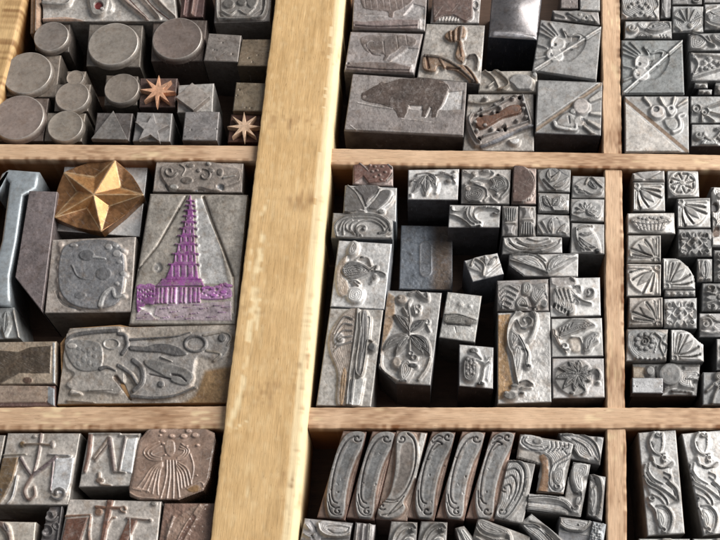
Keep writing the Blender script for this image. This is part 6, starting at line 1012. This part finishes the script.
sort('ornament_sort', 'wide sort with a bold spiral curl standing on the upper lath at the photo edge', G13, T([SP(585, 385, 6, 36, 0, 6.6, 16, 16, 1.1, (.5, .5, .49), 6), P([(600, 440), (640, 400), (700, 415), (700, 460), (600, 460)], .8, (.33, .33, .325), 10, True), L([(620, 395), (660, 420), (700, 400), (730, 360)], 16, 10, 1.1, PALE, 6), SP(740, 390, 6, 36, 3, -3, 14, 14, 1.1, PALE, 6), L([(700, 345), (760, 335)], 14, 8, 1, DINK, 6)], 610, 75, 6.55), (.33, .325, .32), (.075, .075, .085), rel=.13, **KG)
# ================================================================== compartment of the shell tiles (middle right)
SC_ = (.50, .49, .475); GS = 'square corner shell tile sorts'
def shelltile(label, q, rot, col=SC_, stain=None, **k):
    f = UV(q, shell(rot, None, (.10, .095, .09)))
    if stain:
        f += UV(q, stain)
    return sort('shell_tile_sort', label, q, f, col, tuple(np.array(col)*.5), rel=.10, group=GS, cat_='shell tile', rough=.05, wear_glint=.5, **k)
ST = [P([(.06, .30), (.20, .28), (.22, .62), (.10, .72), (.05, .55)], .6, (.17, .095, .05), 2, True)]
H1 = [(632.5, 173), (664.5, 170), (665, 182), (633, 181)]
sort('ornament_sort', 'half-hidden sort with a dark V notch under the lath, behind the topmost shell tile', H1, T([P([(90, 130), (190, 180), (90, 190)], .9, (.46, .44, .42), 5), P([(215, 165), (320, 105), (320, 185), (240, 190)], .9, (.5, .48, .46), 5), P([(110, 110), (300, 100), (215, 170), (170, 170)], .4, (.2, .19, .185), 6)], 620, 155, 7.2), (.36, .34, .33), rel=.1, cat_='ornament sort')
shelltile('topmost shell tile under the half-hidden notched sort, its fan opening down', [(633, 182), (664.8, 182), (665.3, 211), (633, 210.5)], 1)
shelltile('shell tile right of the basket sort, fan opening down, ornate tile below it', [(677, 198.5), (710.3, 197.5), (711, 227.5), (677.6, 227.5)], 1)
shelltile('shell tile directly below the basket sort with a brown stained left side', [(627.7, 235), (661, 235), (661, 262.5), (627.2, 262.5)], 3, (.50, .475, .445), None)
shelltile('brown-stained shell tile with fan opening from its upper right corner', [(627, 263.5), (661.5, 264), (661, 295.5), (626.7, 296)], 2, (.50, .47, .44), None)
shelltile('shell tile directly above the rosette oval, brown blot on its left edge', [(629, 297.5), (662.7, 297), (663, 326.5), (628.6, 327)], 3, (.47, .43, .395), None)
H10P = [(663, 258), (673, 258), (680, 260), (688, 267), (693.5, 276), (695.5, 289), (663, 289)]
q = [(663, 258), (695, 258), (695.5, 289), (663, 289)]
sort('shell_tile_sort', 'shell tile with its outer corner cut away, beside the black gap', q, UV(q, shell(0, None, (.10, .095, .09))), SC_, (.2, .2, .2), rel=.10, poly=H10P, group=GS, cat_='shell tile', rough=.05, wear_glint=.5)
H19P = [(670.8, 329.5), (682, 329.5), (690, 333), (698, 341), (703.5, 345), (704, 361.5), (670.8, 361)]
q = [(670.8, 329.5), (703.8, 330), (704, 361.5), (670.8, 361)]
sort('shell_tile_sort', 'very pale shell tile with clipped corner beside the rosette oval', q, UV(q, shell(0, None, (.10, .095, .09))), (.54, .53, .52), (.2, .2, .2), rel=.10, poly=H19P, group=GS, cat_='shell tile', rough=.05, wear_glint=.5)
KH = dict(cat_='ornament sort', rough=.07, wear_glint=.4, groove=True, mound=.45)
H3 = [(667, 170), (698.3, 170), (699.5, 196.8), (668, 197.8)]
sort('flower_sort', 'square sort with a wheel flower of dark cut spokes under the upper lath', H3, UV(H3, [P([(.06, .3), (.25, .05), (.75, .04), (.97, .3), (.95, .75), (.7, .96), (.25, .95), (.04, .7)], .9, (.50, .49, .475), 1.5, True), E(.47, .46, .08, .09, 1.1, PALE, 1), [L([(.47+.14*math.cos(a), .46-.14*math.sin(a)), (.47+.38*math.cos(a+.25), .46-.36*math.sin(a+.25)), (.47+.34*math.cos(a+.65), .46-.34*math.sin(a+.65))], .045, .085, -.65, (.09, .085, .08), 1) for a in (0, .8, 1.6, 2.4, 3.15, 3.9, 4.7, 5.5)], E(.1, .42, .03, .05, -.6, DINK, .6)]), (.45, .44, .425), (.25, .24, .23), rel=.11, **KH)
H5 = [(627.5, 213), (674.5, 212.5), (675.4, 233.8), (627.6, 233)]
sort('basket_sort', 'wide sort with a dull woven basket of fruit between two shell tiles', H5, UV(H5, [P([(.06, .28), (.2, .12), (.5, .06), (.8, .14), (.95, .3), (.84, .55), (.72, .82), (.3, .84), (.14, .6)], .75, (.27, .255, .24), 2, True), [E(.26+.08*i, .2+.04*((i*7) % 3), .045, .08, 1.1, (.40, .39, .38), 1.2) for i in range(7)], [L([(.2+.09*i, .42), (.27+.07*i, .78)], .025, .02, -.4, (.15, .14, .14), .7) for i in range(7)], L([(.12, .40), (.5, .50), (.9, .38)], .03, .03, 1.1, (.42, .41, .4), .8), L([(.2, .62), (.5, .68), (.82, .6)], .025, .02, 1.0, (.36, .35, .34), .8), P([(.04, .3), (.16, .3), (.24, .7), (.16, .62)], .5, (.3, .2, .13), 1.5), P([(.85, .5), (.97, .3), (.97, .9), (.75, .9)], .2, (.62, .61, .6), 2)]), (.50, .48, .455), (.3, .28, .26), rel=.12, **KH)
H6 = [(711, 187), (750, 187), (750, 247), (711.5, 247)]
sort('cherub_sort', 'pale plump cherub-like sort with two dark pits at the photo edge', H6, T([P([(660, 235), (720, 225), (800, 300), (800, 430), (700, 540), (660, 500), (655, 400), (690, 340)], .7, (.55, .53, .51), 16, True), E(690, 365, 26, 42, -.9, (.10, .08, .07), 8), E(668, 238, 14, 10, 1.1, DINK, 5), E(720, 290, 30, 26, 1.1, (.6, .58, .56), 12), E(705, 540, 26, 40, -.9, (.15, .11, .09), 9), P([(665, 580), (720, 570), (800, 600), (800, 660), (670, 655)], .4, (.6, .59, .58), 12), L([(660, 430), (700, 470), (690, 510)], 14, 10, 1.1, None, 6)], 620, 155, 7.2), (.50, .485, .47), (.2, .19, .19), rel=.18, **KH)
def ornate(label, q, seed, col=(.40, .395, .39), **k):
    r = np.random.default_rng(seed)
    f = []
    for mx in (0, 1):
        g = [SP(.18, .2, .03, .13, 0, 5.6, .05, .055, 1.1, None, .8, 1), SP(.16, .82, .03, .12, 0, -5.6, .05, .055, 1.1, None, .8, 1), L([(.3, .12), (.38, .3), (.28, .5), (.40, .66), (.30, .9)], .07, .06, 1.05, None, .8), L([(.10, .38), (.2, .5), (.10, .64)], .06, .05, 1, None, .8), leaf(.30, .5, .06, .5, .10, .2, 1.0, None, .9)]
        f += [dict(x, p=[(1-a, b) for a, b in x['p']]) if mx else x for x in flat(g)]
    f += [P([(.5, .08), (.62, .25), (.58, .5), (.64, .75), (.5, .93), (.36, .75), (.42, .5), (.38, .25)], .8, None, 1.6, True), E(.5, .36, .07, .08, 1.2, PALE, 1), E(.5, .62, .06, .09, 1.15, None, 1), L([(.5, .12), (.5, .28)], .03, .03, -.5, DINK, .7), E(.44, .48, .025, .03, -.6, DINK, .6), E(.56, .48, .025, .03, -.6, DINK, .6)]
    if seed % 2: f = turn(f, 1)
    return sort('ornate_tile_sort', label, q, UV(q, f), col, (.2, .2, .2), rel=.13, fcol=tuple(np.array(col)*.86), cat_='ornate tile', group='dense scrollwork tile sorts', rough=.07, wear_glint=.6, **k)
ornate('dense scrollwork tile below the shell tile right of the basket sort', [(678.2, 228.8), (711.8, 228.8), (712, 256.5), (678.5, 256.5)], 2)
ornate('dense scrollwork tile above the very pale clipped shell tile', [(664, 298.5), (697, 297.5), (697, 328.5), (664, 328)], 4, (.43, .425, .42))
ornate('dense scrollwork tile at the photo edge right of the leaf-drop sort', [(714, 250), (748, 250), (748, 281.5), (714, 281.5)], 3, (.36, .355, .35))
ornate('dense scrollwork tile above the bold swirl sort, near the photo edge', [(702.5, 283), (748, 283), (748, 311), (702, 311)], 5, (.39, .385, .38))
H11 = [(697, 258.5), (712.5, 258.5), (712.5, 281.5), (697, 282)]
sort('leaf_sort', 'narrow sort with a hanging leaf drop between clipped shell tile and photo-edge scrollwork', H11, UV(H11, [P([(.3, .04), (.75, .06), (.9, .4), (.85, .75), (.6, .98), (.25, .75), (.15, .4)], .95, (.30, .295, .29), 2.5, True), L([(.5, .1), (.55, .5), (.5, .9)], .05, .03, -.4, DINK, .7), E(.25, .85, .16, .10, 1.1, PALE, 1), E(.8, .9, .14, .09, 1.1, PALE, 1), L([(.1, .1), (.2, .6)], .08, .05, 1, PALE, .8)]), (.42, .415, .41), (.1, .1, .1), rel=.13, **KH)
H14 = [(664.5, 289.5), (695.5, 289.8), (695.5, 296.6), (664.5, 297)]
sort('bead_row_sort', 'flat row of knobs squeezed between the clipped shell tile and a scrollwork tile', H14, UV(H14, [[E(.10+.2*i, .5, .075, .36, 1.1, PALE if i % 2 else None, 1.2) for i in range(5)], L([(.05, .88), (.95, .88)], .04, .04, .8, None, .6)]), (.36, .355, .35), (.1, .1, .1), z=2.28, rel=.13, **KH)
H17 = [(699.3, 313), (748, 313), (748, 337), (699.3, 337)]
sort('swirl_sort', 'sort with a bold snail swirl at the photo edge below the scrollwork', H17, T([SP(625, 310, 8, 50, 0, 8.5, 15, 17, 1.05, None, 6), L([(640, 250), (700, 290), (780, 300)], 16, 12, 1.05, PALE, 6), L([(580, 360), (650, 375), (780, 365)], 14, 12, .95, None, 6), E(625, 312, 10, 9, 1.1, DINK, 5), P([(660, 320), (720, 300), (780, 330), (700, 360)], .7, None, 12, True), L([(660, 245), (690, 270)], 10, 7, -.5, DINK, 5)], 620, 280, 7.2), (.42, .41, .405), (.1, .1, .1), rel=.13, **KH)
H18 = [(627, 329), (668.3, 329), (666.5, 361), (626, 361)]
sort('rose_sort', 'grey oval sort with a small rosette, left of the very pale shell tile', H18, T([P([(55, 370), (110, 350), (240, 352), (330, 380), (345, 400), (330, 450), (335, 520), (300, 560), (200, 585), (120, 560), (65, 500), (50, 430)], .6, (.30, .305, .305), 14, True), [E(180+58*math.cos(a), 440-52*math.sin(a), 20, 18, 1.1, (.56, .555, .55), 8) for a in np.arange(0, 6.2, .7)], SP(180, 440, 6, 34, 0, 8, 10, 10, 1.15, (.5, .49, .48), 5), E(180, 445, 6, 6, 1.1, DINK, 4), L([(260, 380), (300, 420), (290, 470), (320, 540)], 16, 12, 1.1, PALE, 7), L([(240, 400), (265, 450), (250, 520)], 14, 10, .9, (.42, .42, .42), 6), [E(120+34*i, 570-4*abs(i-3), 13, 10, 1.05, (.48, .48, .47), 6) for i in range(7)], L([(335, 395), (310, 440), (345, 470), (325, 530)], 14, 12, 1.1, (.6, .6, .59), 5), L([(220, 400), (235, 380), (260, 375)], 12, 8, 1, PALE, 5)], 620, 280, 7.2), (.43, .40, .375), (.25, .235, .22), rel=.12, **KH)
H20 = [(632, 363.5), (700.5, 363.5), (697, 396), (633, 396)]
sort('disc_sort', 'wide sort with a smooth raised disc, half covered by a plain grey slab', H20, T([E(365, 280, 90, 86, 1, (.47, .465, .46), 16), E(365, 280, 82, 78, 1.05, (.47, .465, .46), 20), E(220, 255, 36, 40, 1, (.52, .51, .5), 16), P([(90, 210), (190, 220), (180, 300), (90, 300)], .2, (.45, .37, .29), 9), L([(265, 215), (260, 250), (270, 290)], 9, 9, -.5, DINK, 5), P([(440, 260), (560, 250), (580, 300), (520, 330), (540, 380), (430, 350)], .85, (.56, .55, .54), 9, True), P([(460, 215), (580, 215), (580, 250), (480, 270)], .5, (.36, .355, .35), 8), L([(380, 395), (450, 400), (520, 410)], 18, 14, 1, (.2, .2, .2), 6), L([(340, 430), (440, 425), (540, 435)], 14, 12, .9, PALE, 6), L([(480, 310), (560, 315)], 18, 12, 1, (.3, .3, .3), 6), E(578, 285, 14, 12, 1, DINK, 5), L([(320, 390), (350, 370)], 12, 9, 1.1, (.2, .2, .2), 5)], 620, 335, 7.2), (.47, .46, .45), (.09, .085, .085), rel=.16, z=2.16, **KH)
plain('small plain grey slab lying in front of the raised disc sort by the lower lath', [(632, 377.5), (663.3, 377.5), (663.3, 393.3), (632, 393)], (.31, .31, .315), bcol=(.08, .075, .08), cat_='slab sort', z=2.38, zb=1.98)
H21 = [(703, 372), (748, 372), (748, 405), (702.5, 405)]
sort('fan_sort', 'sort with a plume and bands spreading downwards at the photo edge, on the lower lath', H21, UV(H21, [E(.42, .12, .16, .16, 1, PALE, 2), L([(.1, .55), (.3, .3), (.42, .2)], .06, .06, 1.05, PALE, 1), L([(.22, .95), (.30, .6), (.42, .3)], .06, .06, 1.05, PALE, 1), L([(.5, .95), (.46, .6), (.45, .3)], .06, .06, 1.05, PALE, 1), L([(.25, .35), (.42, .45), (.6, .35)], .07, .07, 1.1, (.5, .5, .5), 1), P([(.3, .5), (.6, .5), (.7, .95), (.2, .95)], .5, (.28, .28, .28), 2)]), (.31, .31, .31), (.12, .12, .12), rel=.12, **KH)
H22 = [(716.5, 338.5), (752, 338.5), (752, 370), (716.5, 370)]
sort('ornament_sort', 'sliver of a pale knobbed sort at the photo edge beside the black gap', H22, UV(H22, lump(7, 12, .08, .9, .1, .9, .06, .14)), (.44, .43, .42), (.1, .1, .1), rel=.14, **KH)
# ================================================================== compartment of the acanthus strips (lower right)
def acanthus(label, q, ox, oy):
    s = 6.55
    f = T([P([(270, 205), (330, 195), (345, 230), (330, 320), (375, 360), (415, 400), (400, 430), (400, 500), (440, 590), (455, 640), (440, 660), (380, 690), (410, 740), (410, 800), (390, 870), (330, 880), (310, 830), (310, 760), (265, 690), (250, 640), (265, 620), (220, 500), (225, 420), (280, 380), (255, 300)], .45, (.46, .455, .45), 9, True),
      SP(318, 222, 5, 24, 1, 6.6, 9, 10, 1.1, None, 4), L([(290, 205), (262, 260), (275, 320), (320, 355), (365, 345)], 14, 11, 1.05, None, 5), L([(275, 270), (300, 330), (350, 360)], 7, 6, -.5, (.11, .11, .11), 4), L([(345, 225), (345, 290), (335, 330)], 12, 7, 1, PALE, 5), SP(360, 375, 5, 26, 0, 5, 9, 10, 1.1, None, 4), L([(280, 375), (300, 420), (360, 440), (415, 405)], 16, 12, 1.1, PALE, 5), L([(290, 400), (330, 445), (400, 435)], 7, 6, -.5, (.11, .11, .11), 4), E(350, 400, 10, 10, 1.1, DINK, 4),
      L([(235, 420), (225, 470), (260, 530), (320, 560), (380, 600), (440, 650)], 16, 12, 1.1, None, 5), L([(260, 410), (255, 460), (290, 510), (350, 545)], 12, 9, 1.05, None, 5), L([(222, 490), (250, 550), (320, 590), (370, 640), (385, 680)], 14, 10, 1.05, None, 5), L([(240, 470), (280, 530), (350, 570)], 7, 6, -.5, (.11, .11, .11), 4), L([(360, 470), (400, 490), (395, 520), (360, 500)], 10, 8, 1, None, 5), L([(390, 530), (440, 580), (455, 650)], 13, 10, 1.1, PALE, 5), L([(370, 540), (420, 590), (440, 660)], 6, 6, -.5, (.11, .11, .11), 4), L([(330, 610), (370, 650), (380, 690)], 8, 6, -.5, (.11, .11, .11), 4),
      SP(280, 640, 5, 26, 2, -3.4, 11, 12, 1.1, None, 5), L([(280, 615), (330, 640), (370, 690)], 12, 8, 1.05, PALE, 5), L([(310, 690), (360, 690), (405, 740), (408, 800), (385, 860), (345, 865)], 13, 11, 1.1, None, 5), L([(320, 705), (365, 720), (388, 770), (375, 840)], 7, 6, -.5, (.11, .11, .11), 4), P([(310, 720), (350, 730), (370, 790), (350, 840), (320, 820)], .9, (.5, .5, .49), 9, True), SP(352, 850, 5, 20, 3, 8, 8, 9, 1.1, None, 4), L([(265, 680), (300, 720), (310, 780)], 14, 10, 1, (.3, .29, .28), 6)], ox, oy, s)
    return sort('acanthus_strip', label, q, f, (.52, .51, .50), (.33, .30, .27), rel=.14, group='tall acanthus strip sorts', cat_='acanthus strip', rough=.08, wear_glint=.4, groove=True, mound=.45)
I1 = [(638, 432.5), (675.8, 429.5), (685, 533.5), (647.5, 536)]
acanthus('tall strip of curling acanthus relief nearest the thin lath', I1, 610, 400)
I2 = [(681.5, 433.5), (724, 429.5), (742, 531), (703, 536)]
r_ = acanthus('second tall acanthus strip, leaning, partly outside the photo edge', I2, 655, 400)
for lab, qq in (('low ornament sort under the foot of the first acanthus strip', [(639, 538.5), (690, 538.5), (690, 575), (638, 575)]), ('low ornament sort under the leaning acanthus strip, almost cut off by the photo edge', [(693, 538.5), (744, 538.5), (746, 575), (693, 575)])):
    sort('ornament_sort', lab, qq, UV(qq, [E(.55, .05, .12, .10, 1.1, PALE, 1.5), SP(.3, .3, .03, .18, 0, 6, .05, .06, 1, None, .9, 1), SP(.7, .4, .03, .18, 0, -6, .05, .06, 1, None, .9, 1)]), (.42, .41, .40), (.2, .2, .2), rel=.13, cat_='ornament sort')
